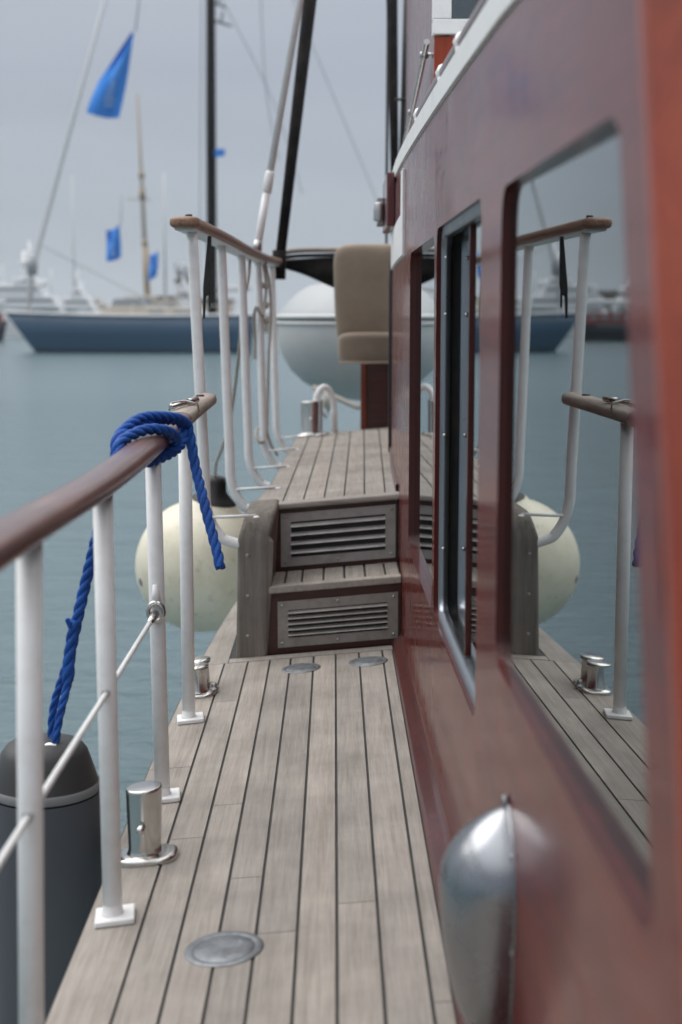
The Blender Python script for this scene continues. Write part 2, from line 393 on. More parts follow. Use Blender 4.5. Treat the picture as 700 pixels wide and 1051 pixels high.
# cross board under the steps, and the margin running on outside them
mb.cur = 0.75; mb.cbox(-0.335, 0.1835, y1 + 0.004, 4.44, -0.004, 0.0008)
rows = []
mb.cur = 0.45
for k in range(9):
    y = lerp(y1 + 0.003, 6.2, k / 8); a = Xe(y) + 0.003; b = -0.3375
    if a > b - 0.01: a = b - 0.01
    rows.append([(a, y, -0.004 + K * a), (a, y, K * a), (b, y, K * b), (b, y, -0.004 + K * b)])
mb.grid(rows, 0, False)
# caulking bed
rows = []
for k in range(30):
    y = lerp(-0.8, 6.2, k / 29); a = Xe(y)
    a = min(a, -0.34); rows.append([(a, y, -0.03 + K * a), (a, y, -0.0028 + K * a), (0.1835, y, -0.0028 + K * 0.1835)])
mb.grid(rows, 1, False)
struct("deck", mb, ["teak", "caulk"], recalc=False)
# raised deck
mb = MB()
U0 = [-0.27, -0.175, -0.105, -0.035, 0.033, 0.102, 0.172, 0.214]; U1 = [-0.205, -0.128, -0.055, 0.015, 0.087, 0.158, 0.236, 0.292]
plank_deck(mb, U0, U1, 4.765, 7.53, UD, cut=[[6.3], [5.9], [], [6.6], [5.6], [], [6.1]], left=Xu)
rows = []
for k in range(12):
    y = lerp(4.70, 7.53, k / 11); a = Xu(y); b = Xw(y) - 0.002
    rows.append([(a + 0.012, y, -0.1), (a + 0.002, y, UD - 0.05 + K * a), (a, y, UD - 0.0028 + K * a), (b, y, UD - 0.0028 + K * b)])
mb.grid(rows, 1, False)
# quarter-round transverse edge at the stern
struct("raised_deck", mb, ["teak", "caulk"], recalc=False)
# hull below the decks
mb = MB(); rows = []
for k in range(30):
    y = lerp(-3.0, 7.7, k / 29); a = min(Xe(y), -0.34) if y < 6.2 else -0.30
    rows.append([(a + 0.012, y, -0.02 + K * a), (a + 0.004, y, -0.03 + K * a), (a + 0.004, y, -0.07 + K * a), (a + 0.03, y, -0.09 + K * a), (a + 0.18, y, -1.2), (2.8, y, -1.2)])
mb.grid(rows, 0, False)
mb.add([rows[-1][i] for i in range(6)] + [(2.8, 7.7, 0.2)], [(0, 1, 2, 3, 4, 5, 6)])
mb.box(-0.19, 2.8, 7.46, 7.69, -1.1, UD - 0.03)
struct("hull", mb, "white_old", recalc=False)

# ------------------------------------------------------------------ cabin side with three windows
def open_w(y0, y1, zl, zh, r, near=None):
    """opening as function y -> (lo,hi); near=(ytop,ybot): raked near edge"""
    def f(y):
        lo, hi = zl, zh
        if y > y1 - r: q = r - math.sqrt(max(0, r * r - (y - (y1 - r)) ** 2)); lo += q; hi -= q
        if near:
            ytop, ybot = near
            if y < ytop + r:      # raked near edge: top starts further aft
                t = (y - ybot) / (ytop - ybot)
                hi = min(hi, max(zl + 0.03, lerp(zl, zh, min(1, t)) - (r - math.sqrt(max(0, r * r - max(0, ytop + r - y) ** 2)) if y > ytop else r * 0.9 * min(1, t))))
            if y < ybot + r: lo += r - math.sqrt(max(0, r * r - (ybot + r - y) ** 2))
            if lo > hi: lo = hi = (lo + hi) / 2
        elif y < y0 + r:
            q = r - math.sqrt(max(0, r * r - (y0 + r - y) ** 2)); lo += q; hi -= q
        return lo, hi
    return f
W = [dict(y0=1.075, y1=2.03, f=open_w(1.075, 2.03, 0.556, 1.234, 0.045, (1.268, 1.075)), rec=0.014),
     dict(y0=2.27, y1=3.105, f=open_w(2.27, 3.105, 0.395, 1.242, 0.035), rec=0.075),
     dict(y0=3.165, y1=4.08, f=open_w(3.165, 4.08, 0.395, 1.232, 0.045), rec=0.024)]
ZB = 0.0
def ztop(y): return pw(y, [(1.0, 1.438), (2.04, 1.489), (5.39, 1.575), (7.3, 1.62)])
def rake(z): return 1.205 - (1.321 - z) * 0.361        # Y of the cabin's front corner
YEND = 7.2
ys = []
def span(a, b, st):
    n = max(1, int(round((b - a) / st))); return [lerp(a, b, k / n) for k in range(n)]
def fine(a, b):
    r = 0.05
    return span(a, a + r, 0.006) + span(a + r, b - r, 0.03) + span(b - r, b, 0.006)
ys = span(0.72, W[0]["y0"], 0.02) + fine(W[0]["y0"], 1.36) + span(1.36, 1.98, 0.03) + span(1.98, 2.03, 0.006) + span(2.03, 2.27, 0.05) \
   + fine(2.27, 3.105) + span(3.105, 3.165, 0.03) + fine(3.165, 4.08) + span(4.08, YEND, 0.06) + [YEND]
cab = thing("cabin", "varnished mahogany deckhouse with dark windows along the right side of the walkway", "cabin", (0.6, 4.0, 0.0))
mb = MB()
for a, b in zip(ys, ys[1:]):
    mid = (a + b) / 2; wi = next((q for q in W if q["y0"] - 1e-6 <= mid <= q["y1"] + 1e-6), None)
    def col(y):
        zlo, zhi = (wi["f"](y) if wi else (0.8, 0.8)); zt = ztop(y)
        zs = [ZB + (zlo - ZB) * i / 6 for i in range(7)]; zs2 = [zhi + (zt - zhi) * i / 4 for i in range(5)]
        g = lambda z: (Xw(max(y, rake(z))), max(y, rake(z)), z)
        return [g(z) for z in zs], [g(z) for z in zs2]
    A, B = col(a), col(b)
    for i in (0, 1):
        mb.grid([A[i], B[i]], 0, True)
wall = obj("side_wall", mb, "mahogany", cab, recalc=False)
# drop degenerate faces and merge, normals to -X
bm = bmesh.new(); bm.from_mesh(wall.data)
bmesh.ops.remove_doubles(bm, verts=bm.verts, dist=2e-4); bmesh.ops.dissolve_degenerate(bm, dist=1e-5, edges=bm.edges)
for f_ in bm.faces:
    f_.normal_update()
    if f_.normal.x > 0: f_.normal_flip()
bm.to_mesh(wall.data); bm.free()
# window frames (reveals), panes
def outline(q, n=60):
    y0, y1 = q["y0"], q["y1"]; yy = [y0 + (y1 - y0) * (0.5 - 0.5 * math.cos(PI * k / n)) for k in range(n + 1)]
    lo = [(y, q["f"](y)[0]) for y in yy]; hi = [(y, q["f"](y)[1]) for y in yy]
    return lo + hi[::-1]
def reveal(q, d0, d1, inset0=0.0, inset1=0.0):
    mb = MB(); P = outline(q); n = len(P); cy = sum(p[0] for p in P) / n; cz = sum(p[1] for p in P) / n
    def sh(p, i):
        dy, dz = p[0] - cy, p[1] - cz; hy = (q["y1"] - q["y0"]) / 2; hz = 0.4
        return (p[0] - i * dy / hy, p[1] - i * dz / hz)
    rows = [[(Xw(y) + d, *z) for (y, z, d) in []]]
    r0 = [(Xw(p[0]) + d0, *sh(p, inset0)) for p in P]; r1 = [(Xw(p[0]) + d1, *sh(p, inset1)) for p in P]
    mb.grid([r0, r1], 0, True, close=True)
    return mb
def pane(q, rec, slope, ya=None, yb=None, ext=0.03):
    y0 = (ya if ya is not None else q["y0"] - ext); y1 = (yb if yb is not None else q["y1"] + ext)
    z0 = min(q["f"](lerp(q["y0"], q["y1"], t))[0] for t in (0.3, 0.5, 0.7)) - ext; z1 = max(q["f"](lerp(q["y0"], q["y1"], t))[1] for t in (0.5, 0.6, 0.7)) + ext
    ym = (q["y0"] + q["y1"]) / 2; xm = Xw(ym) + rec
    mb = MB(); g = lambda y, z, d: (xm + slope * (y - ym) + d, y, z)
    mb.hexa([g(y0, z0, 0), g(y1, z0, 0), g(y1, z0, 0.006), g(y0, z0, 0.006), g(y0, z1, 0), g(y1, z1, 0), g(y1, z1, 0.006), g(y0, z1, 0.006)])
    return mb
def sl(y): return 2 * 0.0036 * (y - 4.4)
fr = obj("window", reveal(W[0], 0.0, 0.026), "mahogany_z", cab, recalc=False); fr["label"] = "large fixed window nearest the camera with dark red frame"
xm = Xw(1.565) + 0.0165
mb = MB(); mb.prism([(1.035, 0.53), (2.055, 0.53), (2.055, 1.26), (1.25, 1.26)], lambda u, v, d: (xm - 0.030 * (u - 1.565) + d, u, v), 0.0, 0.006)
obj("pane", mb, "glass", fr)
fr3 = obj("window", reveal(W[2], 0.0, 0.026), "mahogany_z", cab, recalc=False); fr3["label"] = "narrow looking window farthest aft with dark red frame"
obj("pane", pane(W[2], 0.017, sl(3.66)), "glass", fr3)
# sliding window in an aluminium double track
fr2 = obj("window", reveal(W[1], 0.0, 0.012), "mahogany_z", cab, recalc=False); fr2["label"] = "open sliding window with grey aluminium tracks"
def ring(q, d0, d1, ins, th):
    return reveal(q, d0, d1, ins, ins)
mb = MB()
for (d0, d1, ins) in ((0.010, 0.030, 0.006), (0.052, 0.090, 0.006)):
    P = outline(W[1]); cy = 2.69; cz = 0.82
    def sh(p, i):
        hy, hz = 0.41, 0.42
        return (p[0] - i * (p[0] - cy) / hy, p[1] - i * (p[1] - cz) / hz)
    R = [[(Xw(p[0]) + d, *sh(p, i)) for p in P] for (d, i) in ((d0, -0.004), (d0, ins + 0.012), (d1, ins + 0.012), (d1, -0.004))]
    mb.grid(R, 0, True, close=True)
tr = obj("track", mb, "alu", fr2, recalc=False)
mb = reveal(W[1], 0.008, 0.10, -0.003, -0.003)
obj("track_channel", mb, "black", fr2, recalc=False)
obj("pane", pane(W[1], 0.030, sl(2.45), 2.25, 2.655), "glass", fr2)
for z in (0.55, 0.80, 1.06, 1.18):
    for d in (0.0195, 0.064):
        mb = MB(); mb.lathe([(0.0, 0.003), (0.004, 0.002), (0.005, 0)], (Xw(3.09) + d, 3.085, z), 10, 0, M4=Matrix.Rotation(PI / 2, 4, "X"))
        obj("screw", mb, "steel_dull", fr2)
mb = MB(); mb.box(Xw(2.66) + 0.024, Xw(2.66) + 0.040, 2.655, 2.668, 0.39, 1.245); obj("pane_frame", mb, "mahogany_z", fr2)
# dark saloon behind the glass
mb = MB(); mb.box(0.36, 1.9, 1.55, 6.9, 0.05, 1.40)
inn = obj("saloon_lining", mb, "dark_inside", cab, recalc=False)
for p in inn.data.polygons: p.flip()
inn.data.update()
mb = MB()
for z0, z1, dx in ((0.30, 0.5, 0.42),): mb.box(0.75, 1.5, 2.0, 3.0, 0.06, 0.55)
obj("saloon_bench", mb, "mahogany_dark", cab, bevel=0.02)
# base moulding
rows = []; mb = MB()
for k in range(60):
    y = lerp(0.71, 4.47, k / 59); x = 0.1835; xw = Xw(y)
    rows.append([(x, y, -0.003 + K * x), (x, y, 0.010 + K * x), (x + 0.008, y, 0.018 + K * x), (xw - 0.012, y, 0.022 + K * xw), (xw - 0.004, y, 0.032 + K * xw), (xw + 0.004, y, 0.045 + K * xw)])
mb.add(rows[-1] + [(Xw(4.47) + 0.004, 4.47, 0.0)], [tuple(range(7))])
mb.grid(rows, 0, True); obj("base_moulding", mb, "mahogany_z", cab, recalc=False)
# moulding on the raised deck
rows = []; mb = MB()
for k in range(30):
    y = lerp(4.80, 7.19, k / 29); xw = Xw(y); x = xw - 0.008
    rows.append([(x, y, UD - 0.004 + K * x), (x, y, UD + 0.02 + K * x), (xw + 0.002, y, UD + 0.03 + K * x)])
mb.grid(rows, 0, True); obj("base_moulding", mb, "mahogany_z", cab, recalc=False)
# white roof edge
rows = []; mb = MB()
for k in range(60):
    y = lerp(rake(1.45), YEND, k / 59); x = Xw(y); z = ztop(y)
    rows.append([(x + 0.01, y, z - 0.026), (x - 0.006, y, z - 0.022), (x - 0.0065, y, z + 0.024), (x - 0.002, y, z + 0.029), (x + 0.05, y, z + 0.030), (2.6, y, z + 0.10), (2.6, y, z - 0.0)])
mb.grid(rows, 0, False); mb.add(rows[0], [tuple(range(7))]); mb.add(rows[-1], [tuple(range(6, -1, -1))])
obj("roof", mb, "white_old", cab, recalc=False)
# front bulkhead, raked, orange varnish with a recessed panel
mb = MB(); n = Vector((0, -1, -0.3636)).normalized()
def fp(x, z, d=0.0): return (x, rake(z) + d * n.y, z + d * n.z)
x0 = Xw(1.2)
mb.prism([(x0 - 0.001, ZB), (2.5, ZB), (2.5, 1.44), (x0 - 0.001, 1.44)], lambda u, v, d: fp(u + 0.0, v, d), -0.03, 0.004)
mb.prism([(x0, 0.1), (x0 + 0.075, 0.1), (x0 + 0.075, 1.43), (x0, 1.43)], lambda u, v, d: fp(u, v, d), 0.002, 0.012)
mb.prism([(x0 + 0.075, 1.33), (2.4, 1.33), (2.4, 1.43), (x0 + 0.075, 1.43)], lambda u, v, d: fp(u, v, d), 0.002, 0.0115)
obj("front_wall", mb, "mahogany_orange", cab, bevel=0.004)
# aft end wall
mb = MB(); mb.box(Xw(YEND) - 0.0, 2.5, YEND - 0.03, YEND, 0.0, 1.60); obj("aft_wall", mb, "mahogany_z", cab, bevel=0.003)
# stanchioned grab rail along the roof edge
mb = MB()
path = [(Xw(y) + 0.014, y, ztop(y) + 0.052) for y in [lerp(1.6, 4.05, k / 20) for k in range(21)]]
path = path[:1] and [(path[0][0], path[0][1] - 0.02, path[0][2] - 0.05)] + path + [(path[-1][0], path[-1][1] + 0.05, path[-1][2] - 0.03)]
mb.tube(path, 0.013, 12)
gr = obj("grab_rail", mb, "rail_wood", cab)
for y in (1.9, 2.72, 3.12, 3.9):
    mb = MB(); mb.tube([(Xw(y) + 0.02, y, ztop(y) + 0.024), (Xw(y) + 0.014, y, ztop(y) + 0.05)], [0.020, 0.016], 12)
    mb.lathe([(0.0, 0.021), (0.012, 0.016), (0.02, 0.0), (0.012, -0.016), (0, -0.021)], (Xw(y) + 0.014, y, ztop(y) + 0.052), 14)
    obj("rail_bracket", mb, "white", gr)
# clam shell ventilator low on the side wall
def cowl():
    mb = MB(); y0, zc = 1.87, 0.285; rows = []
    up = lambda v: (0.108 if v > PI / 2 else 0.25) * -math.cos(v)
    nu, nv = 28, 30
    for i in range(nu + 1):
        u = PI * i / nu                      # 0 = aft, PI = forward
        row = []
        for j in range(nv + 1):
            v = PI * j / nv                  # 0 bottom .. PI top
            t = math.sin(v) ** (1.45 if v > PI / 2 else 0.95)
            z = zc + up(v)
            pr = 0.092 * t * math.sin(u) ** 0.8; yy = y0 + 0.080 * t * math.cos(u)
            row.append((Xw(yy) - 0.001 - pr, yy, z))
        rows.append(row)
    mb.grid(rows, 0, True)
    # flange
    rim = []
    for k in range(61):
        a = 2 * PI * k / 60; zz = zc + (0.112 if math.cos(a) < 0 else 0.255) * -math.cos(a); t = abs(math.sin(a)) ** (1.45 if math.cos(a) < 0 else 0.95) * (1 if math.sin(a) >= 0 else -1)
        yy = y0 + 0.086 * t; rim.append((Xw(yy) - 0.001, yy, zz))
    mb.tube(rim, 0.0026, 8, cap=False)
    mb.tube([(Xw(y0) - 0.002, y0, zc + 0.100), (Xw(y0) - 0.005, y0, zc + 0.124)], [0.006, 0.004], 10)
    return mb
o = obj("clamshell_vent", cowl(), "steel_soft")
for z, dy in ((0.345, 0.064), (0.22, 0.083), (0.345, -0.064), (0.22, -0.083)):
    mb = MB(); mb.lathe([(0, 0.003), (0.003, 0.0025), (0.005, 0)], (Xw(1.87 + dy) - 0.0035, 1.87 + dy, z), 12, 0, M4=Matrix.Rotation(-PI / 2, 4, "Y")); obj("screw", mb, "steel_dull", o)
tag(o, "polished steel clamshell ventilator low on the mahogany cabin side", "vent")

# port side light board with white bracket
t = thing("navigation_light", "maroon side light box on the aft top corner of the cabin wall", "light", (0.22, 5.35, 1.3))
mb = MB(); xb = Xw(5.3); mb.box(xb - 0.036, xb - 0.004, 5.16, 5.62, 1.375, 1.565); obj("light_board", mb, "maroon", t, bevel=0.006)
mb = MB(); mb.box(xb - 0.060, xb - 0.036, 5.45, 5.60, 1.40, 1.50); mb.lathe([(0, .07), (.018, .065), (.022, 0.03), (.022, 0)], (xb - 0.055, 5.40, 1.41), 16); obj("lamp", mb, "steel_dull", t, bevel=0.003)
mb = MB()
mb.grid([[(Xw(y) + 0.004, y, 1.238), (Xw(y) - 0.008, y, 1.238 + 0.004), (Xw(y) - 0.008, y, zt_), (Xw(y) + 0.004, y, zt_)] for y, zt_ in [(4.40, 1.50), (4.50, 1.50), (4.52, 1.372), (4.8, 1.372), (5.2, 1.372), (5.75, 1.372)]], 0, False); mb.add([(Xw(4.4) + 0.004, 4.4, 1.238), (Xw(4.4) - 0.008, 4.4, 1.242), (Xw(4.4) - 0.008, 4.4, 1.50), (Xw(4.4) + 0.004, 4.4, 1.50)], [(0, 1, 2, 3)]); obj("bracket", mb, "white", t, bevel=0.002)
# black pipe at the aft end
mb = MB(); px_ = Xw(6.2) - 0.003
mb.tube([(px_, 6.2, 0.47), (px_, 6.2, 1.0), (px_, 6.2, 1.28), (px_ + 0.03, 6.2, 1.31)], 0.011, 12)
o = obj("drain_pipe", mb, "black_gloss"); tag(o, "thin black vertical pipe against the aft end of the cabin wall", "pipe")

# ------------------------------------------------------------------ wheelhouse above
t = thing("wheelhouse", "raised orange wood wheelhouse with white window frame above the cabin roof", "wheelhouse", (0.9, 5.4, 1.55))
mb = MB(); xs = 0.318
g = lambda u, v, d: (u, 4.66 + d, v)
mb.prism([(xs, 1.50), (2.2, 1.50), (2.2, 1.935), (xs, 1.935)], g, 0.0, 0.05); obj("front_wall", mb, "mahogany_orange", t, bevel=0.004)
mb = MB(); mb.prism([(4.705, 1.50), (6.95, 1.50), (6.95, 2.9), (4.705, 2.9)], lambda u, v, d: (xs + 0.001 + d + 0.010 * (u - 4.7), u, v), 0.0, 0.05); obj("side_wall", mb, "mahogany", t, bevel=0.004)
mb = MB()
mb.prism([(xs - 0.006, 1.94), (2.2, 1.94), (2.2, 1.985), (xs - 0.006, 1.985)], g, -0.015, 0.045)
mb.prism([(xs - 0.006, 1.987), (xs + 0.052, 1.987), (xs + 0.052, 2.8), (xs - 0.006, 2.8)], g, -0.012, 0.045)
mb.prism([(xs + 0.5, 1.987), (xs + 0.55, 1.987), (xs + 0.55, 2.8), (xs + 0.5, 2.8)], g, -0.012, 0.045)
fr = obj("window", mb, "white", t, bevel=0.003)
mb = MB(); mb.prism([(xs + 0.053, 1.986), (2.2, 1.986), (2.2, 2.8), (xs + 0.053, 2.8)], g, 0.012, 0.018); obj("pane", mb, "glass", fr)
mb = MB(); mb.box(xs + 0.15, xs + 0.2, 4.75, 4.8, 1.9, 2.8); obj("blind", mb, "far_white", t)
mb = MB()
pp = smooth_path([(xs - 0.022, 4.70, 1.925), (xs - 0.022, 5.25, 1.86), (xs - 0.020, 5.95, 1.80), (xs - 0.012, 6.60, 1.76)], 6)
mb.tube(pp, 0.010, 10); hr = obj("grab_rail", mb, "steel", t)
for q in (pp[2], pp[9], pp[17]):
    mb = MB(); mb.tube([q, q + Vector((0.05, 0, 0))], 0.009, 8); mb.lathe([(0, .016), (.013, .01), (.016, 0), (.013, -.01), (0, -.016)], q, 12); obj("rail_bracket", mb, "steel_dull", hr)

# ------------------------------------------------------------------ steps up to the raised deck
t = thing("deck_steps", "two wooden steps with metal vent grilles leading up to the raised deck", "steps", (0.0, 4.45, 0.0))
XL, XR = -0.212, 0.2142
mb = MB()   # curved side post, rounded over into the raised deck margin
prof = [(4.44, -0.01)]
for k in range(11):
    a = PI - PI / 2 * k / 10; prof.append((4.535 + 0.095 * math.cos(a), 0.372 + 0.095 * math.sin(a)))
prof += [(4.78, 0.466), (4.78, -0.01)]
mb.prism(prof, lambda u, v, d: (d + (0.03 * max(0, v - 0.35) / 0.12), u, v + K * d), -0.315, -0.2125, 0, True)
so_ = obj("side_post", mb, "teak_dark", t, bevel=0.016, seg=4)
for (y, z) in ((4.4385, 0.07), (4.4385, 0.33), (4.4385, 0.2)):
    mb = MB(); mb.lathe([(0, 0.0006), (0.006, 0.0004), (0.0065, -0.001)], (-0.275, y, z - 0.023), 12, 0, M4=Matrix.Rotation(PI / 2, 4, "X")); obj("plug", mb, "teak_x", so_)
def riser(z0, z1, y):
    mb = MB(); mb.cbox(XL, XR, y, y + 0.02, z0, z1); return mb
obj("riser", riser(-0.002, 0.200, 4.462), "mahogany_dark", t, bevel=0.002)
obj("riser", riser(0.222, 0.436, 4.715), "mahogany_dark", t, bevel=0.002)
mb = MB()
sm = [XL + 0.002, -0.160, -0.105, -0.035, 0.033, 0.10, 0.165, XR - 0.002]
for a, b in zip(sm, sm[1:]):
    mb.cur = random.random(); mb.cbox(a + 0.0025, b - 0.0025, 4.492, 4.714, 0.205, 0.222)
mb.cur = 0.8; mb.cbox(XL + 0.001, XR - 0.001, 4.445, 4.490, 0.199, 0.2225)
mb.cbox(XL, XR, 4.47, 4.714, 0.19, 0.219, mi=1)
obj("tread", mb, ["teak", "caulk"], t, bevel=0.004)
mb = MB(); mb.cur = 0.85; mb.cbox(XL + 0.0015, XR + 0.006, 4.692, 4.762, 0.434, 0.455)
obj("nosing", mb, "teak_x", t, bevel=0.007, seg=3)
mb = MB(); mb.cbox(XL + 0.001, XR, 4.4635, 4.4765, 0.2001, 0.2005)
def grille(x0, x1, z0, z1, y, nsl, light, cov):
    pr = thing  # frame with louvres
    mb = MB(); g = lambda x, z, d: (x, y - d, z + K * x)
    bx, bz = 0.034, 0.030
    for (a, b, c, e) in ((x0, x1, z0, z0 + bz), (x0, x1, z1 - bz, z1), (x0, x0 + bx, z0 + bz, z1 - bz), (x1 - bx, x1, z0 + bz, z1 - bz)):
        mb.prism([(a, c), (b, c), (b, e), (a, e)], g, 0.0, 0.006)
    hz = (z1 - z0 - 2 * bz) / nsl
    for i in range(nsl):
        zc = z0 + bz + hz * i
        # louvre blade: curved hood leaning out at the bottom
        rows = []
        for k in range(6):
            s = k / 5; zz = zc + hz * (0.42 + cov * s) ; dd = 0.013 * math.cos(s * PI / 2) + 0.001 - 0.006 * s
            rows.append([g(x0 + bx - 0.001, zz, dd), g(x1 - bx + 0.001, zz, dd)])
        mb.grid(rows, 0, True)
    o = obj("vent_grille", mb, light, t, recalc=False)
    mb2 = MB(); mb2.prism([(x0 + 0.01, z0 + 0.01), (x1 - 0.01, z0 + 0.01), (x1 - 0.01, z1 - 0.01), (x0 + 0.01, z1 - 0.01)], g, 0.0004, 0.0012); obj("grille_back", mb2, "black", o)
    for (x, z) in ((x0 + 0.014, z0 + 0.014), (x1 - 0.014, z0 + 0.014), (x0 + 0.014, z1 - 0.014), (x1 - 0.014, z1 - 0.014), ((x0 + x1) / 2, z1 - 0.012), ((x0 + x1) / 2, z0 + 0.012)):
        mb3 = MB(); mb3.lathe([(0, 0.0025), (0.0035, 0.002), (0.0048, 0)], g(x, z, 0.006), 10, 0, M4=Matrix.Rotation(PI / 2, 4, "X"))
        obj("screw", mb3, "steel_dull", o)
    return o
g1 = grille(-0.179, 0.205, 0.238, 0.418, 4.714, 4, "grille", 0.50); g1["label"] = "upper grey louvred vent plate"
g2 = grille(-0.181, 0.203, 0.020, 0.170, 4.461, 5, "grille_old", 0.60); g2["label"] = "lower vent plate with brighter louvres"

# ------------------------------------------------------------------ lower railing
rail_c = [(-0.445, -0.3, 0.765), (-0.432, 0.6, 0.772), (-0.418, 1.3, 0.777), (-0.411, 1.75, 0.780), (-0.406, 2.5, 0.770), (-0.400, 3.15, 0.783), (-0.398, 3.75, 0.795), (-0.399, 4.15, 0.799), (-0.399, 4.43, 0.801)]
t = thing("deck_railing", "lower white post railing with reddish wooden handrail along the deck edge", "railing", (-0.42, 2.5, -0.035))
pth = smooth_path(rail_c, 10)
mb = MB(); cut_i = next(i for i, p in enumerate(pth) if p.y > 3.62)
rr = []
def oval(p, tan, hw, hh, n=24):
    a = tan.cross(Vector((0, 0, 1))).normalized(); b = Vector((0, 0, 1))
    out = []
    for k in range(n):
        q = 2 * PI * k / n; c, s = math.cos(q), math.sin(q)
        e = 0.72
        out.append(p + a * hw * math.copysign(abs(c) ** e, c) + b * hh * math.copysign(abs(s) ** e, s))
    return out
tang = lambda i: (pth[min(i + 1, len(pth) - 1)] - pth[max(i - 1, 0)]).normalized()
rows = [oval(pth[i], tang(i), 0.034, 0.021) for i in range(cut_i + 1)]
mb.grid(rows, 0, True, close=True); mb.add(rows[0], [tuple(range(24))])
hrail = obj("handrail", mb, "rail_wood", t)
hrail["label"] = "varnished reddish handrail rubbed pale along its top"
mb = MB(); rows = [oval(pth[i], tang(i), 0.034, 0.021) for i in range(cut_i, len(pth))]
mb.grid(rows, 0, True, close=True); mb.add(rows[-1], [tuple(range(24))])
he = obj("handrail_end", mb, "rail_bare", hrail); he["label"] = "bare grey weathered end of the handrail"
mb = MB(); mb.lathe([(0, 0.003), (0.011, 0.003), (0.013, 0.0), (0.013, -0.004)], (-0.400, 4.25, 0.8225), 16); obj("bolt", mb, "black", hrail)
mb = MB(); mb.tube([(-0.425, 3.70, 0.823), (-0.385, 3.92, 0.828)], 0.006, 10); mb.tube([(-0.43, 3.72, 0.815), (-0.43, 3.76, 0.83), (-0.40, 3.8, 0.834), (-0.365, 3.8, 0.826), (-0.36, 3.8, 0.80)], 0.003, 8)
mb.tube([(-0.396, 3.86, 0.8275), (-0.381, 3.945, 0.8285)], 0.0085, 12)
obj("rail_clamp", mb, "steel", hrail)
def rail_at(y):
    return next(p for p in pth if p.y >= y)
wire_z = [(0.2, 0.352), (1.72, 0.366), (1.98, 0.376), (2.5, 0.393), (3.12, 0.405)]
for i, (xb, yb, xt) in enumerate(((-0.452, 1.03, -0.43), (-0.432, 1.90, -0.412), (-0.405, 2.475, -0.406), (-0.392, 3.125, -0.400), (-0.396, 3.76, -0.396))):
    zb = K * xb; top = rail_at(yb).z - 0.012
    mb = MB(); mb.tube([(xb, yb, zb + 0.004), (lerp(xb, xt, 0.5), yb, (zb + top) / 2), (xt, yb, top)], 0.0178, 20)
    p = obj("post", mb, "white", t)
    mb = MB(); a = 0.036
    ang = 0.12
    def rot(dx, dy): return (xb + 0.004 + dx * math.cos(ang) - dy * math.sin(ang), yb + dx * math.sin(ang) + dy * math.cos(ang))
    poly = [rot(-a, -a), rot(a, -a), rot(a, a), rot(-a, a)]
    mb.prism(poly, lambda u, v, d: (u, v, K * u + d), 0.0005, 0.012)
    mb.lathe([(0.021, 0.012), (0.0185, 0.020), (0.0178, 0.03)], (xb, yb, zb), 20)
    obj("base_plate", mb, "white", p, bevel=0.003)
    if 1.5 < yb < 2.6:
        mb = MB(); mb.lathe([(0.0065, -0.0195), (0.0075, -0.0195), (0.0075, 0.0195), (0.0065, 0.0195)], (lerp(xb, xt, 0.53), yb, pw(yb, wire_z) + 0.002), 14, 0, M4=Matrix.Rotation(PI / 2, 4, "X")); obj("ferrule", mb, "steel_dull", p)
wz = lambda y: pw(y, wire_z)
wx = lambda y: pw(y, [(0.2, -0.45), (1.03, -0.441), (1.90, -0.422), (2.475, -0.4055), (3.09, -0.396)])
mb = MB(); mb.tube([(wx(y), y, wz(y)) for y in (0.2, 1.03, 1.5, 1.9, 2.2, 2.475, 2.8, 3.03)], 0.0052, 10)
lw = obj("lifeline", mb, "white_old", t)
mb = MB()
mb.tube([(wx(3.0), 3.0, wz(3.0)), (wx(3.05), 3.05, wz(3.05)), (-0.3962, 3.085, wz(3.09))], [0.006, 0.009, 0.010], 12)
rg = [(-0.3965 + 0.017 * math.cos(a), 3.10, wz(3.1) + 0.002 + 0.021 * math.sin(a)) for a in [2 * PI * k / 24 for k in range(25)]]
mb.tube(rg, 0.0055, 10, cap=False)
obj("eye_fitting", mb, "steel", lw)
mb = MB(); mb.tube([(-0.3965, 3.108, wz(3.1) + 0.015), (-0.397, 3.108, wz(3.1) + 0.062)], [0.012, 0.006], 12); obj("eye_lug", mb, "white", lw)

# ------------------------------------------------------------------ upper railing with J-shaped posts
t = thing("raised_deck_railing", "tall upper railing with flat wooden cap and bent white posts beside the raised deck", "railing", (-0.35, 5.9, UD))
cap = [(-0.4505, 4.37, 1.338), (-0.444, 4.55, 1.338), (-0.408, 5.2, 1.332), (-0.383, 5.93, 1.328), (-0.355, 6.7, 1.330), (-0.322, 7.4, 1.338), (-0.305, 7.65, 1.345)]
pc = smooth_path(cap, 10)
def flat(p, tan, hw, hh, n=20):
    a = tan.cross(Vector((0, 0, 1))).normalized(); b = Vector((0, 0, 1)); out = []
    for k in range(n):
        q = 2 * PI * k / n; c, s = math.cos(q), math.sin(q)
        out.append(p + a * hw * math.copysign(abs(c) ** 0.45, c) + b * hh * math.copysign(abs(s) ** 0.75, s))
    return out
tg = lambda i: (pc[min(i + 1, len(pc) - 1)] - pc[max(i - 1, 0)]).normalized()
rows = []
for k in range(7):      # rounded nose
    a = k / 6 * PI / 2
    p = pc[0] - tg(0) * 0.035 * math.cos(a); rows.append(flat(p, tg(0), 0.046 * max(0.25, math.sin(a)), 0.018 * max(0.3, math.sin(a) ** 0.6)))
rows += [flat(pc[i], tg(i), 0.046, 0.018) for i in range(1, len(pc))]
mb = MB(); mb.grid(rows, 0, True, close=True); mb.add(rows[0], [tuple(range(20))]); mb.add(rows[-1], [tuple(range(20))])
crail = obj("cap_rail", mb, "cap_wood", t)
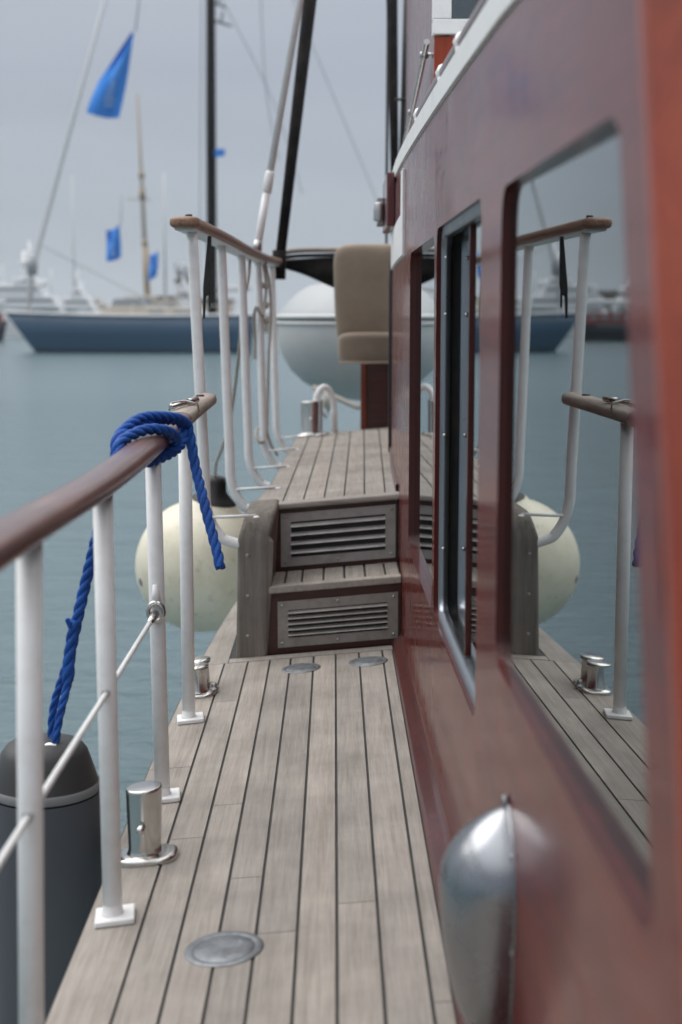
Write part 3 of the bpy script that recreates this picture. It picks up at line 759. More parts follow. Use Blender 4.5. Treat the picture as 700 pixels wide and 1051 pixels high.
mb = MB(); mb.lathe([(0, 0.010), (0.010, 0.010), (0.0115, 0.006), (0.0115, -0.002)], (-0.446, 4.45, 1.357), 14); obj("bolt", mb, "black", crail)
mb = MB(); rows = [flat(pc[i] + Vector((0, 0, -0.0195)), tg(i), 0.033, 0.005) for i in range(1, len(pc))]
mb.grid(rows, 0, True, close=True); mb.add(rows[0], [tuple(range(20))]); mb.add(rows[-1], [tuple(range(20))]); obj("rail_bar", mb, "white", crail)
for (y, xt, xm, xd) in ((4.47, -0.439, -0.412, -0.292), (5.2, -0.406, -0.386, -0.252), (5.93, -0.381, -0.362, -0.236), (6.7, -0.353, -0.337, -0.219), (7.4, -0.320, -0.305, -0.206)):
    pts = [(xt, y, 1.318), (lerp(xt, xm, 0.5), y, 0.95), (xm, y, 0.62), (xm + 0.002, y, 0.55)]
    z0 = UD - 0.085 + K * xd
    ctr = xm + 0.085
    for k in range(1, 8):
        a = PI + PI / 2 * k / 8 * 0.86
        pts.append((xm + 0.002 + 0.10 * (1 + math.cos(a)), y, 0.51 - (0.51 - z0) * -math.sin(a) * 1.0))
    pts.append((xd + 0.004, y, z0 - 0.006))
    mb = MB(); mb.tube(smooth_path(pts, 4), 0.0172, 16); p = obj("post", mb, "white", t)
    mb = MB(); zz = UD + 0.010 + K * xd
    mb.tube([(xm + 0.0, y - 0.005, 0.425), (xd + 0.045, y - 0.03, zz)], 0.0052, 8)
    mb.lathe([(0, .006), (.008, .004), (.011, 0)], (xd + 0.046, y - 0.03, zz - 0.005), 10)
    obj("bracket", mb, "white", p)

# ------------------------------------------------------------------ ropes
def strand_rope(path, r, n_str=3, lay=0.085, n=8, off=0.44, sr=0.60):
    """laid rope: three strands twisted round the path"""
    P = [Vector(p) for p in path]
    # resample
    L = [0]
    for a, b in zip(P, P[1:]): L.append(L[-1] + (b - a).length)
    tot = L[-1]; st = r * 0.35; m = int(tot / st); Q = []; j = 0
    for i in range(m + 1):
        s = tot * i / m
        while j < len(L) - 2 and L[j + 1] < s: j += 1
        Q.append(P[j].lerp(P[j + 1], (s - L[j]) / max(1e-9, L[j + 1] - L[j])))
    fr = []; prev = None
    for i, p in enumerate(Q):
        tt = (Q[min(i + 1, m)] - Q[max(i - 1, 0)]).normalized()
        a = tt.orthogonal().normalized() if prev is None else (prev - tt * prev.dot(tt)).normalized()
        prev = a; fr.append((a, tt.cross(a)))
    mb = MB()
    for k in range(n_str):
        pts = []
        for i, p in enumerate(Q):
            q = 2 * PI * (k / n_str + tot * i / m / (lay))
            pts.append(p + (fr[i][0] * math.cos(q) + fr[i][1] * math.sin(q)) * r * off)
        mb.tube(pts, r * sr, n)
    return mb
def merge(a, b):
    o = len(a.v); a.v += b.v; a.f += [tuple(i + o for i in f) for f in b.f]; a.mi += b.mi; a.sm += b.sm; a.tone += b.tone; return a
RX, RZ = -0.400, 0.784
def around(phi, y, lift=0.0):      # phi degrees: 0 outboard, 90 top, 180 inboard, 270 below
    a = math.radians(phi); r = 0.0125 + lift
    c, s = -math.cos(a), math.sin(a)
    cx = rail_at(y)
    return (cx.x + (0.034 + r) * math.copysign(abs(c) ** 0.8, c), y, cx.z + (0.021 + r) * math.copysign(abs(s) ** 0.8, s))
path = [(-0.560, 2.90, 0.22), (-0.551, 2.90, 0.36), (-0.515, 2.92, 0.52), (-0.476, 2.91, 0.66), (-0.456, 2.92, 0.745)]
for ph, y, l in ((10, 3.03, 0.0), (45, 3.06, 0.0), (90, 3.13, 0.002), (135, 3.20, 0.0), (180, 3.27, 0.0), (225, 3.27, 0.0), (270, 3.20, 0.0), (320, 3.14, 0.0), (360, 3.11, 0.004), (405, 3.14, 0.008), (450, 3.25, 0.010), (485, 3.36, 0.008), (520, 3.38, 0.006), (560, 3.35, 0.006), (600, 3.27, 0.004), (640, 3.17, 0.008), (680, 3.10, 0.010), (720, 3.08, 0.012), (760, 3.11, 0.014), (800, 3.20, 0.022), (840, 3.31, 0.018), (870, 3.37, 0.016), (895, 3.39, 0.016)):
    path.append(around(ph, y - 0.10, l))
path += [(-0.320, 3.265, 0.713), (-0.302, 3.22, 0.657), (-0.280, 3.17, 0.591), (-0.261, 3.13, 0.535), (-0.253, 3.11, 0.504)]
mbr = strand_rope(smooth_path(path, 8), 0.0122)
# eye around the fender's lug and the splice above it
eye = smooth_path([(-0.548, 2.90, 0.375), (-0.556, 2.895, 0.30), (-0.572, 2.885, 0.235), (-0.583, 2.88, 0.175), (-0.588, 2.89, 0.148), (-0.592, 2.905, 0.150), (-0.598, 2.92, 0.19), (-0.590, 2.92, 0.25), (-0.566, 2.912, 0.32), (-0.552, 2.905, 0.37)], 6)
mbr.v, mbr.f, mbr.mi, mbr.sm, mbr.tone = [], [], [], [], []
path[0] = (-0.556, 2.90, 0.31)
mbr = strand_rope(smooth_path(path, 8), 0.0122)
merge(mbr, strand_rope(eye, 0.0088)); merge(mbr, strand_rope([(-0.556, 2.897, 0.30), (-0.551, 2.895, 0.36), (-0.540, 2.90, 0.43)], 0.0125, lay=0.09))
merge(mbr, strand_rope([(-0.547, 2.888, 0.42), (-0.553, 2.885, 0.438)], 0.005))
o = obj("rope", mbr, "rope", recalc=False); tag(o, "bright blue laid rope hitched round the wooden handrail and running down to the dark fender", "rope")

# dark fender hanging outside the railing
t = thing("fender", "charcoal cylindrical fender with black cap hanging below the blue rope", "fender", (-0.61, 2.9, -0.75))
fc = (-0.610, 2.90, 0)
mb = MB(); mb.lathe([(0.0, -0.82), (0.06, -0.80), (0.105, -0.72), (0.113, -0.6), (0.114, -0.2), (0.1135, 0.04), (0.1125, 0.062)], fc, 48); bd = obj("body", mb, "fender_dark", t)
mb = MB(); mb.lathe([(0.1132, 0.066), (0.1142, 0.069), (0.1142, 0.081), (0.111, 0.085)], fc, 48); obj("hem", mb, "fender_band", t)
mb = MB(); mb.lathe([(0.112, 0.078), (0.106, 0.100), (0.098, 0.125), (0.090, 0.150), (0.078, 0.166), (0.055, 0.174), (0.035, 0.176), (0.0, 0.177)], fc, 48)
for s in (-1, 1): mb.cur = 0.5
cp = obj("end_cap", mb, "fender_cap", t)
rg = [(-0.590 + 0.019 * math.cos(a), 2.885, 0.152 + 0.022 * math.sin(a)) for a in [2 * PI * k / 24 for k in range(25)]]
mb = MB(); mb.tube([(p[0], p[1] - 0.02, p[2] - 0.0) for p in rg], 0.006, 10, cap=False); obj("eyelet", mb, "steel", cp)

# cream ball fender with its line
t = thing("buoy_fender", "big cream ball fender hanging outboard behind the steps", "fender", (-0.62, 6.5, -0.45))
bc = Vector((-0.612, 6.5, -0.085)); R = 0.308
tilt = Matrix.Rotation(math.radians(11), 4, "Y") @ Matrix.Rotation(math.radians(6), 4, "X")
prof = [(R * math.sin(PI * k / 30) * (1.0 if k < 22 else 1.0), -R * math.cos(PI * k / 30)) for k in range(27)]
prof += [(0.11, R * 1.0), (0.07, R * 1.08)]
mb = MB(); mb.lathe(prof, bc, 56, M4=tilt)
mb.lathe([(R * 1.0005, -0.004), (R * 1.004, 0.0), (R * 1.0005, 0.004)], bc, 56, M4=tilt @ Matrix.Rotation(PI / 2, 4, "Y"))
ball_ = obj("ball", mb, "buoy", t)
mb = MB(); mb.lathe([(0, R * 1.006), (0.016, R * 1.005), (0.020, R * 0.998)], bc, 16, M4=Matrix.Rotation(math.radians(-62), 4, "Z") @ Matrix.Rotation(math.radians(100), 4, "X")); obj("valve", mb, "fender_band", ball_)
mb = MB(); mb.lathe([(0.115, R * 0.94), (0.112, R * 0.99), (0.085, R * 1.07), (0.052, R * 1.17), (0.042, R * 1.32), (0.036, R * 1.38), (0, R * 1.39)], bc, 32, M4=tilt); obj("neck", mb, "black", t)
top = tilt @ Vector((0, 0, R * 1.36)) + bc
mb = strand_rope(smooth_path([top + Vector((-0.012, 0, -0.02)), top + Vector((-0.006, -0.01, 0.07)), top + Vector((0.03, -0.05, 0.16)), (-0.455, 6.35, 0.66), (-0.408, 6.15, 0.92), (-0.385, 6.05, 1.10), (-0.372, 6.25, 1.22), (-0.368, 6.3, 1.30)], 6), 0.0075, lay=0.06)
o = obj("fender_line", mb, "rope_grey", recalc=False); tag(o, "thin grey line from the cream ball fender up to the upper railing", "rope")
# rope hank tied round the upper posts
pts = []
hx = lambda y: pw(y, [(5.2, -0.395), (5.93, -0.371), (6.7, -0.345), (7.4, -0.312)])
pl = smooth_path([(-0.33, 6.75, 1.30), (-0.318, 6.72, 1.18), (-0.332, 6.66, 1.06), (-0.36, 6.64, 1.10), (-0.375, 6.68, 1.03), (-0.37, 6.7, 0.95), (-0.372, 6.7, 0.86)], 6)
mb = strand_rope(pl, 0.0075, lay=0.06)
merge(mb, strand_rope(smooth_path([(-0.322, 6.74, 1.31), (-0.305, 6.78, 1.2), (-0.300, 6.8, 1.05), (-0.312, 6.78, 0.85), (-0.318, 6.76, 0.62), (-0.322, 6.74, 0.5), (-0.345, 6.66, 0.47), (-0.368, 6.68, 0.50), (-0.362, 6.74, 0.53), (-0.325, 6.74, 0.52), (-0.30, 6.75, 0.45), (-0.27, 6.76, 0.40)], 6), 0.0075, lay=0.06))
for dz in (0.0, 0.09, 0.16): merge(mb, strand_rope([(-0.328 + 0.017 * math.cos(a), 6.73 + 0.017 * math.sin(a), 1.20 - dz + 0.012 * math.sin(a * 2)) for a in [2 * PI * k / 16 for k in range(17)]], 0.007, lay=0.05))
o = obj("rope_hank", mb, "rope_grey", recalc=False); tag(o, "weathered grey rope hank knotted round the upper white posts", "rope")
# black strap hanging from the upper rail
mb = MB()
mb.prism([(-0.408, 1.312), (-0.396, 1.312), (-0.398, 1.16), (-0.402, 1.135), (-0.402, 1.085), (-0.4075, 1.085), (-0.4085, 1.125), (-0.416, 1.120), (-0.420, 1.05), (-0.427, 1.05), (-0.425, 1.15)], lambda u, v, d: (u + 0.004, 4.62 + d, v), 0.0, 0.010)
o = obj("strap", mb, "black", bevel=0.002); tag(o, "black strap with hooked end hanging under the front of the upper rail", "strap")

# ------------------------------------------------------------------ bollards, plates, hoop
def bollard(c, rt, rb, h, label, cat="bollard", flange=(0.062, 0.048)):
    t = thing("bollard", label, cat, c, "steel bollards on the deck")
    cx, cy, cz = c; mb = MB()
    n = 40; prof = []
    def cyl(r0, r1, z0, z1, tilt=0.0):
        return
    sl_ = 0.10
    rows = []
    for (r, z, s) in ((rb * 1.12, 0.012, 0), (rb * 1.03, 0.018, 0), (rb, 0.026, 0), (rt * 0.995, h * 0.93, 0.6), (rt, h * 0.97, 1), (rt * 0.97, h * 0.995, 1), (rt * 0.88, h, 1), (0.0, h, 1)):
        rows.append([(cx + r * math.cos(q), cy + r * math.sin(q), cz + z + s * sl_ * r * math.cos(q)) for q in [2 * PI * k / n for k in range(n)]])
    mb.grid(rows, 0, True, close=True); p = obj("post", mb, "steel", t)
    mb = MB(); fx, fy = flange; rows = []
    for (k_, z) in ((1.0, 0.0), (1.02, 0.006), (0.98, 0.012), (0.86, 0.015), (0.5, 0.016), (0.0, 0.016)):
        rows.append([(cx + 0.004 + fx * k_ * math.copysign(abs(math.cos(q)) ** 0.7, math.cos(q)), cy + fy * k_ * math.copysign(abs(math.sin(q)) ** 0.7, math.sin(q)), cz + z + K * fx * k_ * math.cos(q)) for q in [2 * PI * k / n for k in range(n)]])
    mb.grid(rows, 0, True, close=True); obj("flange", mb, "steel", t)
    mb = MB(); mb.tube([(cx - 0.0, cy - rb * 0.8, cz + h * 0.52), (cx - 0.002, cy - rb * 1.55, cz + h * 0.50)], 0.0075, 14); mb.lathe([(0, .005), (.007, .003), (.0085, 0)], (cx - 0.002, cy - rb * 1.55, cz + h * 0.5), 14, M4=Matrix.Rotation(PI / 2, 4, "X")); obj("pin", mb, "steel", p)
    return t
bollard((-0.384, 2.765, K * -0.384), 0.0365, 0.0330, 0.152, "near polished steel bollard with a cross pin beside the white posts")
bollard((-0.118, 7.40, UD + K * -0.118), 0.058, 0.056, 0.185, "far steel bollard at the end of the raised deck", flange=(0.085, 0.06))
# double bollard with mushroom caps
c = (-0.394, 4.06, K * -0.394)
t = thing("double_bollard", "low twin steel bollard with flat caps at the foot of the steps", "bollard", c, "steel bollards on the deck")
mb = MB(); n = 36; rows = []
for (k_, z) in ((1.0, 0.0), (1.02, 0.005), (0.95, 0.011), (0.6, 0.013), (0, 0.013)):
    rows.append([(c[0] + 0.050 * k_ * math.copysign(abs(math.cos(q)) ** 0.6, math.cos(q)), c[1] + 0.078 * k_ * math.copysign(abs(math.sin(q)) ** 0.6, math.sin(q)), c[2] + z + K * 0.05 * k_ * math.cos(q)) for q in [2 * PI * k / n for k in range(n)]])
mb.grid(rows, 0, True, close=True); obj("flange", mb, "steel", t)
for dy in (-0.038, 0.042):
    mb = MB(); mb.lathe([(0.030, 0.012), (0.026, 0.02), (0.0235, 0.06), (0.0235, 0.075), (0.028, 0.083)], (c[0], c[1] + dy, c[2]), 28); p = obj("post", mb, "steel", t)
    mb = MB(); mb.lathe([(0.024, 0.081), (0.036, 0.083), (0.038, 0.086), (0.036, 0.089), (0, 0.090)], (c[0], c[1] + dy, c[2]), 28, M4=Matrix.Rotation(math.radians(-6), 4, "Y")); obj("cap", mb, "steel", p)
mb = MB(); mb.lathe([(0, .022), (.007, .02), (.009, .012), (.009, .006), (.014, .006), (.014, 0)], (c[0] + 0.043, c[1] - 0.02, c[2] + 0.012), 12); obj("bolt", mb, "steel_dull", t)
# hoop beside the far bollard
mb = MB(); hp = []
for k in range(25):
    a = PI * k / 24; hp.append((-0.052 - 0.052 * math.cos(a), 7.49 - 0.03 * math.cos(a), UD + 0.105 + 0.135 * math.sin(a)))
hp = [(hp[0][0], hp[0][1], UD - 0.008)] + hp + [(hp[-1][0] + 0.002, hp[-1][1], UD - 0.004)]
mb.tube(hp, 0.0165, 16); o = obj("hoop", mb, "white"); tag(o, "white tube hoop standing beside the far steel bollard", "hoop")
def plate(c, r, label):
    t = thing("deck_plate", label, "deck plate", (c[0], c[1], c[2]), "round metal filler caps in the deck")
    g = lambda q, r_, z: (c[0] + r_ * math.cos(q), c[1] + r_ * math.sin(q), c[2] + z + K * r_ * math.cos(q))
    mb = MB(); qs = [2 * PI * k / 48 for k in range(48)]
    mb.grid([[g(q, r, 0.0) for q in qs], [g(q, r * 0.985, 0.0012) for q in qs], [g(q, r * 0.80, 0.0016) for q in qs], [g(q, r * 0.78, 0.0008) for q in qs]], 0, True, close=True)
    obj("rim", mb, "brass", t)
    mb = MB(); mb.grid([[g(q, r * 0.775, 0.0006) for q in qs], [g(q, r * 0.76, 0.0016) for q in qs], [g(q, r * 0.4, 0.002) for q in qs], [g(q, 0, 0.002) for q in qs]], 0, True, close=True)
    for s in (-1, 1):
        mb.lathe([(0, 0.0024), (r * 0.06, 0.0024), (r * 0.08, 0.0015)], (c[0] + s * r * 0.42, c[1] + 0.3 * r, c[2] + K * s * r * .42), 14)
    mb.cbox(c[0] - r * 0.3, c[0] + r * 0.35, c[1] - r * 0.08, c[1] + r * 0.06, c[2] - K * c[0] + 0.0012, c[2] - K * c[0] + 0.0023)
    obj("cover", mb, "brass", t)
plate((-0.189, 2.31, K * -0.189 + 0.001), 0.068, "round metal filler cap nearest the camera in the teak planks")
plate((-0.102, 4.24, K * -0.102 + 0.001), 0.060, "left of the two small filler caps in front of the steps")
plate((0.104, 4.255, K * 0.104 + 0.001), 0.060, "right filler cap in front of the steps next to the cabin")

# ------------------------------------------------------------------ seat at the aft end
t = thing("boat_chair", "beige upholstered chair on a dark red wooden base at the end of the raised deck", "seat", (0.2, 7.75, UD))
def cushion(x0, x1, y0, y1, z0, z1, e=0.22, taper=0.0, n=18):
    mb = MB(); rows = []
    cx, cy, cz = (x0 + x1) / 2, (y0 + y1) / 2, (z0 + z1) / 2; hx_, hy, hz = (x1 - x0) / 2, (y1 - y0) / 2, (z1 - z0) / 2
    sp = lambda v: math.copysign(abs(v) ** e, v)
    for i in range(n + 1):
        v = -PI / 2 + PI * i / n; row = []
        for k in range(2 * n):
            u = 2 * PI * k / (2 * n)
            X = hx_ * sp(math.cos(v)) * sp(math.cos(u)); Y = hy * sp(math.cos(v)) * sp(math.sin(u)); Z = hz * sp(math.sin(v))
            row.append((cx + X * (1 + taper * Z / hz), cy + Y - 0.03 * (Z / hz), cz + Z))
        rows.append(row)
    mb.grid(rows, 0, True, close=True); return mb
bk = obj("backrest", cushion(0.0, 0.50, 7.60, 7.80, 0.90, 1.437, 0.30, 0.035), "fabric", t)
se = obj("cushion", cushion(0.018, 0.50, 7.545, 7.80, 0.805, 0.975, 0.36), "fabric", t)
mb = MB(); sm_ = [(0.02, 7.532, 0.815), (0.25, 7.515, 0.817), (0.5, 7.532, 0.815)]; mb.tube(sm_, 0.006, 8); obj("piping", mb, "fabric", se)
mb = MB(); mb.box(0.160, 0.50, 7.575, 7.95, UD - 0.01, 0.812); obj("base", mb, "mahogany_dark", t, bevel=0.004)
mb = MB(); mb.box(0.140, 0.170, 7.56, 7.60, UD - 0.01, 0.812); obj("lit_base_edge", mb, "mahogany_lit_edge", t, bevel=0.004)  # left edge of the base catching light, painted as an orange strip

# ------------------------------------------------------------------ shroud, strut, awning
mb = MB(); A = Vector((-0.362, 6.75, 1.36)); B = Vector((0.205, 6.75, 4.46))
dirv = (B - A).normalized()
t = thing("shroud", "white rod stay with turnbuckle rising from the upper rail", "stay", A)
mb.tube([A + dirv * 0.30, A + dirv * 3.1], 0.0165, 12); obj("rod", mb, "white", t)
mb = MB(); mb.tube([A, A + dirv * 0.04, A + dirv * 0.05, A + dirv * 0.30], [0.012, 0.012, 0.018, 0.018], 14)
mb.tube([A + dirv * 0.27, A + dirv * 0.275, A + dirv * 0.36, A + dirv * 0.37], [0.018, 0.022, 0.022, 0.017], 14); obj("turnbuckle", mb, "white", t)
mb = MB(); mb.tube([A + dirv * -0.01, A + dirv * 0.05], [0.024, 0.02], 12); obj("toggle", mb, "steel_dull", t)
mb = MB(); A2 = Vector((-0.290, 7.55, 1.30)); B2 = Vector((-0.105, 7.55, 2.80)); mb.tube([A2, A2.lerp(B2, .3), B2], [0.026, 0.028, 0.036], 16)
mb.tube([A2 - Vector((0, 0, .05)), A2 + Vector((0.004, 0, 0.10))], 0.036, 14)
o = obj("awning_strut", mb, "canvas"); tag(o, "thick black slanting strut beside the white stay", "strut")
t = thing("awning", "folded black canvas awning slung from a pole at the end of the upper railing", "awning", (-0.1, 7.72, 1.3))
mb = MB(); mb.tube(smooth_path([(-0.30, 7.66, 1.375), (-0.2, 7.70, 1.405), (0.1, 7.72, 1.41), (0.5, 7.72, 1.41)], 6), 0.013, 12); obj("pole", mb, "rail_bare", t)
rows = []
for k in range(25):
    s = k / 24; x = lerp(-0.275, 0.42, s)
    zt = 1.345 + 0.03 * s + 0.006 * math.sin(9 * s); sag = 0.02 + 0.14 * math.sin(min(1, s * 1.15) * PI * 0.62)
    th = 0.035 + 0.05 * s
    rows.append([(x, 7.72 + th * math.cos(q) * (1 + .15 * math.sin(3 * q + 8 * s)), zt - sag / 2 + (sag / 2 + .012) * math.sin(q) * (1 + .08 * math.sin(2 * q + 11 * s))) for q in [2 * PI * j / 20 for j in range(20)]])
mb = MB(); mb.grid(rows, 0, True, close=True); mb.add(rows[0], [tuple(range(20))]); obj("canvas", mb, "canvas", t)
mb = MB(); mb.tube(smooth_path([(-0.29, 7.64, 1.36), (-0.2, 7.68, 1.375), (-0.05, 7.69, 1.38), (0.3, 7.7, 1.39)], 5), 0.010, 8); obj("lashing", mb, "canvas", t)

# ------------------------------------------------------------------ inflatable dinghy beyond the stern
t = thing("dinghy", "grey inflatable dinghy hanging beyond the stern behind the seat", "dinghy", (0.28, 10.5, 0.45))
CX, YB = 0.26, 9.35
def plan(u):        # u -1..1 round the bow; returns half outline
    a = u * PI / 2
    return (CX + 0.665 * math.copysign(abs(math.sin(a)) ** 0.8, a), YB + 0.95 * (1 - math.cos(a) ** 0.9) )
us = [-1 + 2 * k / 48 for k in range(49)]
def section(u):
    x, y = plan(u); inw = (CX - x) ; 
    ox = -1 if x < CX else 1
    out = []
    for (k_, z) in ((0.45, 1.285), (0.35, 1.275), (0.24, 1.235), (0.14, 1.175), (0.06, 1.11), (0.015, 1.06), (0.0, 1.02), (0.0, 0.95), (0.015, 0.86), (0.06, 0.77), (0.14, 0.68), (0.27, 0.595), (0.45, 0.525), (0.7, 0.47), (1.0, 0.445)):
        out.append((lerp(x, CX, k_), lerp(y, YB + 1.0, k_), z))
    return out
rowsU = [section(u) for u in us]
rowsU = [[(x - 0.0, YB + 2.4, z) for (x, y, z) in rowsU[0]]] + rowsU + [[(x, YB + 2.4, z) for (x, y, z) in rowsU[-1]]]
mb = MB(); mb.grid([r[:7] for r in rowsU], 0, True); obj("tube", mb, "dinghy_top", t)
mb = MB(); mb.grid([r[6:] for r in rowsU], 0, True); obj("hull", mb, "dinghy_hull", t)
def offs(row, i, d):
    x, y, z = row[i]; v = Vector((x - CX, y - (YB + 1.0), 0)); v.normalize(); return (x + v.x * d, y + v.y * d, z)
for (z0, hh, mm, nm) in ((1.056, 0.015, "dinghy_strake", "rubbing_strake"), (1.012, 0.012, "dinghy_strake", "rubbing_strake"), (1.034, 0.007, "strake_line", "strake_groove")):
    mb = MB(); pth_ = []
    for r in rowsU:
        p = offs(r, 6, 0.004); pth_.append((p[0], p[1], z0))
    mb.tube(pth_, hh, 8, up=(0, 0, 1)); obj(nm, mb, mm, t)
mb = MB(); mb.tube([(CX - 0.40, YB + 0.25, 0.585), (CX - 0.12, YB + 0.05, 0.47), (CX + 0.1, YB + 0.05, 0.455)], 0.02, 8)
mb.lathe([(0, .05), (.03, .04), (.045, 0), (.03, -.05), (0.012, -.06), (0, -.1)], (CX - 0.30, YB + 0.05, 0.515), 14); mb.tube([(CX - 0.33, YB + 0.02, 0.52), (CX - 0.345, YB, 0.44), (CX - 0.31, YB - 0.01, 0.40)], 0.012, 8); obj("towing_bridle", mb, "rope_grey", t)

# ------------------------------------------------------------------ own mast rigging seen beside the wheelhouse
rig = [("mast_stay", "thick black stay rising behind the cabin's aft corner", "stay", [((0.348, 8.2, 1.35), 0.018), ((0.338, 8.2, 2.0), 0.024), ((0.318, 8.2, 2.95), 0.033)], "canvas"),
       ("mast_stay", "thinner dark wire just left of the thick stay by the cabin", "stay", [((0.300, 8.3, 1.15), 0.006), ((0.300, 8.3, 1.8), 0.008), ((0.305, 8.3, 2.95), 0.009)], "black")]
for nm, lb, ct, pts, mt in rig:
    mb = MB(); mb.tube([p for p, r in pts], [r for p, r in pts], 10); o = obj(nm, mb, mt); tag(o, lb, ct)
t = thing("rigging_ladder", "dark vertical wires with short cross bars between stay and wheelhouse", "rigging", (0.35, 7.6, 1.6))
mb = MB(); mb.tube([(0.345, 7.6, 1.55), (0.362, 7.6, 2.2), (0.376, 7.6, 2.9)], 0.015, 8); obj("wire", mb, "black", t)
mb = MB(); mb.tube([(0.365, 7.62, 1.6), (0.392, 7.62, 2.2), (0.41, 7.62, 2.9)], 0.008, 8); obj("wire", mb, "steel_dull", t)
for z in (1.86, 2.17):
    mb = MB(); mb.tube([(0.315, 7.58, z), (0.395, 7.58, z)], 0.007, 8); obj("cross_bar", mb, "black", t)
mb = MB(); mb.box(0.315, 0.36, 7.56, 7.60, 1.55, 1.84); obj("cheek_block", mb, "canvas", t, bevel=0.01)

# ------------------------------------------------------------------ boats across the water
def boat_hull(mb, xb, xs, y0, beam, zdeck_b, zdeck_s, zw, rake_b, rake_s, mi=0, stripe=None):
    """hull seen side on: bow at xb, stern at xs"""
    rows = []; n = 24; sg = 1 if xs > xb else -1
    for k in range(n + 1):
        s = k / n; x_d = lerp(xb, xs, s)
        w_ = beam / 2 * (math.sin(min(1, s * 1.7) * PI / 2) ** 0.8) * (1 if s < 0.6 else lerp(1, 0.75, (s - 0.6) / 0.4))
        zd = lerp(zdeck_b, zdeck_s, s) - 0.12 * math.sin(s * PI)
        xw = lerp(xb + sg * rake_b, xs - sg * rake_s, s)
        w_ = max(w_, 0.03)
        rows.append([(lerp(xw, x_d, f_), y0 - w_ * (0.72 + 0.28 * f_), lerp(zw, zd, f_)) for f_ in (0, 0.1, 0.11, 0.5, 1.0)] + [(lerp(xw, x_d, f_), y0 + w_ * (0.72 + 0.28 * f_), lerp(zw, zd, f_)) for f_ in (1.0, 0.5, 0.11, 0.1, 0.0)])
    mb.grid(rows, mi, True); mb.add(rows[-1], [tuple(range(10))], mi)
    return rows
YS = 83.0
t = thing("sailing_yacht", "long dark blue sailing yacht with a tall black mast moored across the water", "sailboat", (-11, YS, WL))
mb = MB(); rows = boat_hull(mb, -19.0, -4.55, YS, 3.6, 1.28, 1.12, WL - 0.1, 1.75, 0.25)
for i, f_ in enumerate(mb.f):
    zs = [mb.v[j][2] for j in f_]
    if max(zs) < WL + 0.22: mb.mi[i] = 1
obj("hull", mb, ["navy", "boot"], t)
mb = MB(); mb.grid([[r[4], r[5]] for r in rows], 0, True); mb.v = [(a, b, c_ + 0.01) for a, b, c_ in mb.v]; obj("deck", mb, "far_beige", t)
mb = MB(); mb.tube([(r[4][0], r[4][1], r[4][2] + 0.05) for r in rows], 0.07, 8); obj("toe_rail", mb, "far_white", t)
mb = MB(); mb.prism([(-14.2, 1.1), (-7.6, 1.1), (-8.0, 1.55), (-12.8, 1.62)], lambda u, v, d: (u, YS + d, v), -0.8, 0.8); obj("coachroof", mb, "far_beige", t, bevel=0.08)
for (x0, x1) in ((-10.6, -9.6), (-9.2, -8.2)):
    mb = MB(); mb.box(x0, x1, YS - 0.84, YS - 0.78, 1.25, 1.45); obj("porthole", mb, "far_grey", t, bevel=0.02)
mb = MB(); mb.tube([(-7.05, YS, 1.0), (-6.98, YS, 12), (-6.85, YS, 26)], [0.30, 0.28, 0.22], 12); ms = obj("mast", mb, "canvas", t)
for z, xo in ((18.6, 0.9), (17.6, 1.2)):
    mb = MB(); mb.tube([(-7.0, YS, z), (-7.0 + xo, YS + 0.5, z - 0.25)], 0.06, 8); mb.tube([(-7.0 + xo * .5, YS + 0.2, z - .15), (-6.9 + xo * .55, YS + 0.2, z + .5)], 0.05, 8); obj("spreader", mb, "black_gloss", ms)
mb = MB(); mb.prism([(-6.75, 10.0), (-6.2, 10.1), (-6.2, 10.5), (-6.75, 10.45)], lambda u, v, d: (u, YS - 0.2 + d + 0.2 * math.sin(u * 3), v), 0, 0.03); obj("burgee", mb, "flag", ms)
mb = MB(); mb.tube([(-17.6, YS, 1.3), (-17.5, YS, 3.2), (-15.0, YS, 11.5), (-10.6, YS, 26)], [0.11, 0.15, 0.13, 0.10], 10); fs_ = obj("furled_sail", mb, "far_pale", t)
mb = MB(); mb.lathe([(0.0, 0.5), (0.28, 0.45), (0.32, 0.0), (0.28, -0.45), (0, -0.5)], (-17.35, YS, 3.9), 14); mb.tube([(-17.6, YS, 1.2), (-17.4, YS, 3.6)], 0.12, 8); obj("furling_drum", mb, "far_grey", fs_)
for pts in ([(-7.0, YS, 20), (-3.6, YS, 13.5), (-1.8, YS, 8.0)], [(-4.2, YS + 1, 20), (-3.9, YS + 1, 14), (-3.2, YS + 1, 10)], [(-3.6, YS + 2, 22), (0.5, YS + 2, 12.5), (3.5, YS + 2, 5.5)], [(-7.4, YS, 20), (-7.7, YS - 1, 1.2)], [(-17.0, YS + .2, 5.2), (-10, YS + .2, 1.6)]):
    mb = MB(); mb.tube(smooth_path(pts, 6), 0.028, 6); obj("stay", mb, "far_grey", t)
for k in range(6):
    x = -17.2 + 1.9 * k; mb = MB(); mb.tube([(x, YS - 1.3, 1.1), (x, YS - 1.3, 1.75)], 0.025, 6); obj("stanchion", mb, "far_white", t)
mb = MB(); mb.tube([(-18.6, YS - 0.3, 1.85), (-17.2, YS - 1.3, 1.72), (-12, YS - 1.4, 1.68), (-5, YS - 1.2, 1.68)], 0.02, 6); obj("guard_wire", mb, "far_white", t)
mb = MB(); mb.box(-13.0, -11.2, YS - 0.5, YS + 0.5, 1.5, 1.85); obj("hatch", mb, "far_white", t, bevel=0.05)
mb = MB(); mb.prism([(-12.9, 1.6), (-10.8, 1.6), (-11.1, 2.15), (-12.6, 2.1)], lambda u, v, d: (u, YS + d, v), -0.7, 0.7); obj("sprayhood", mb, "far_grey", t, bevel=0.1)
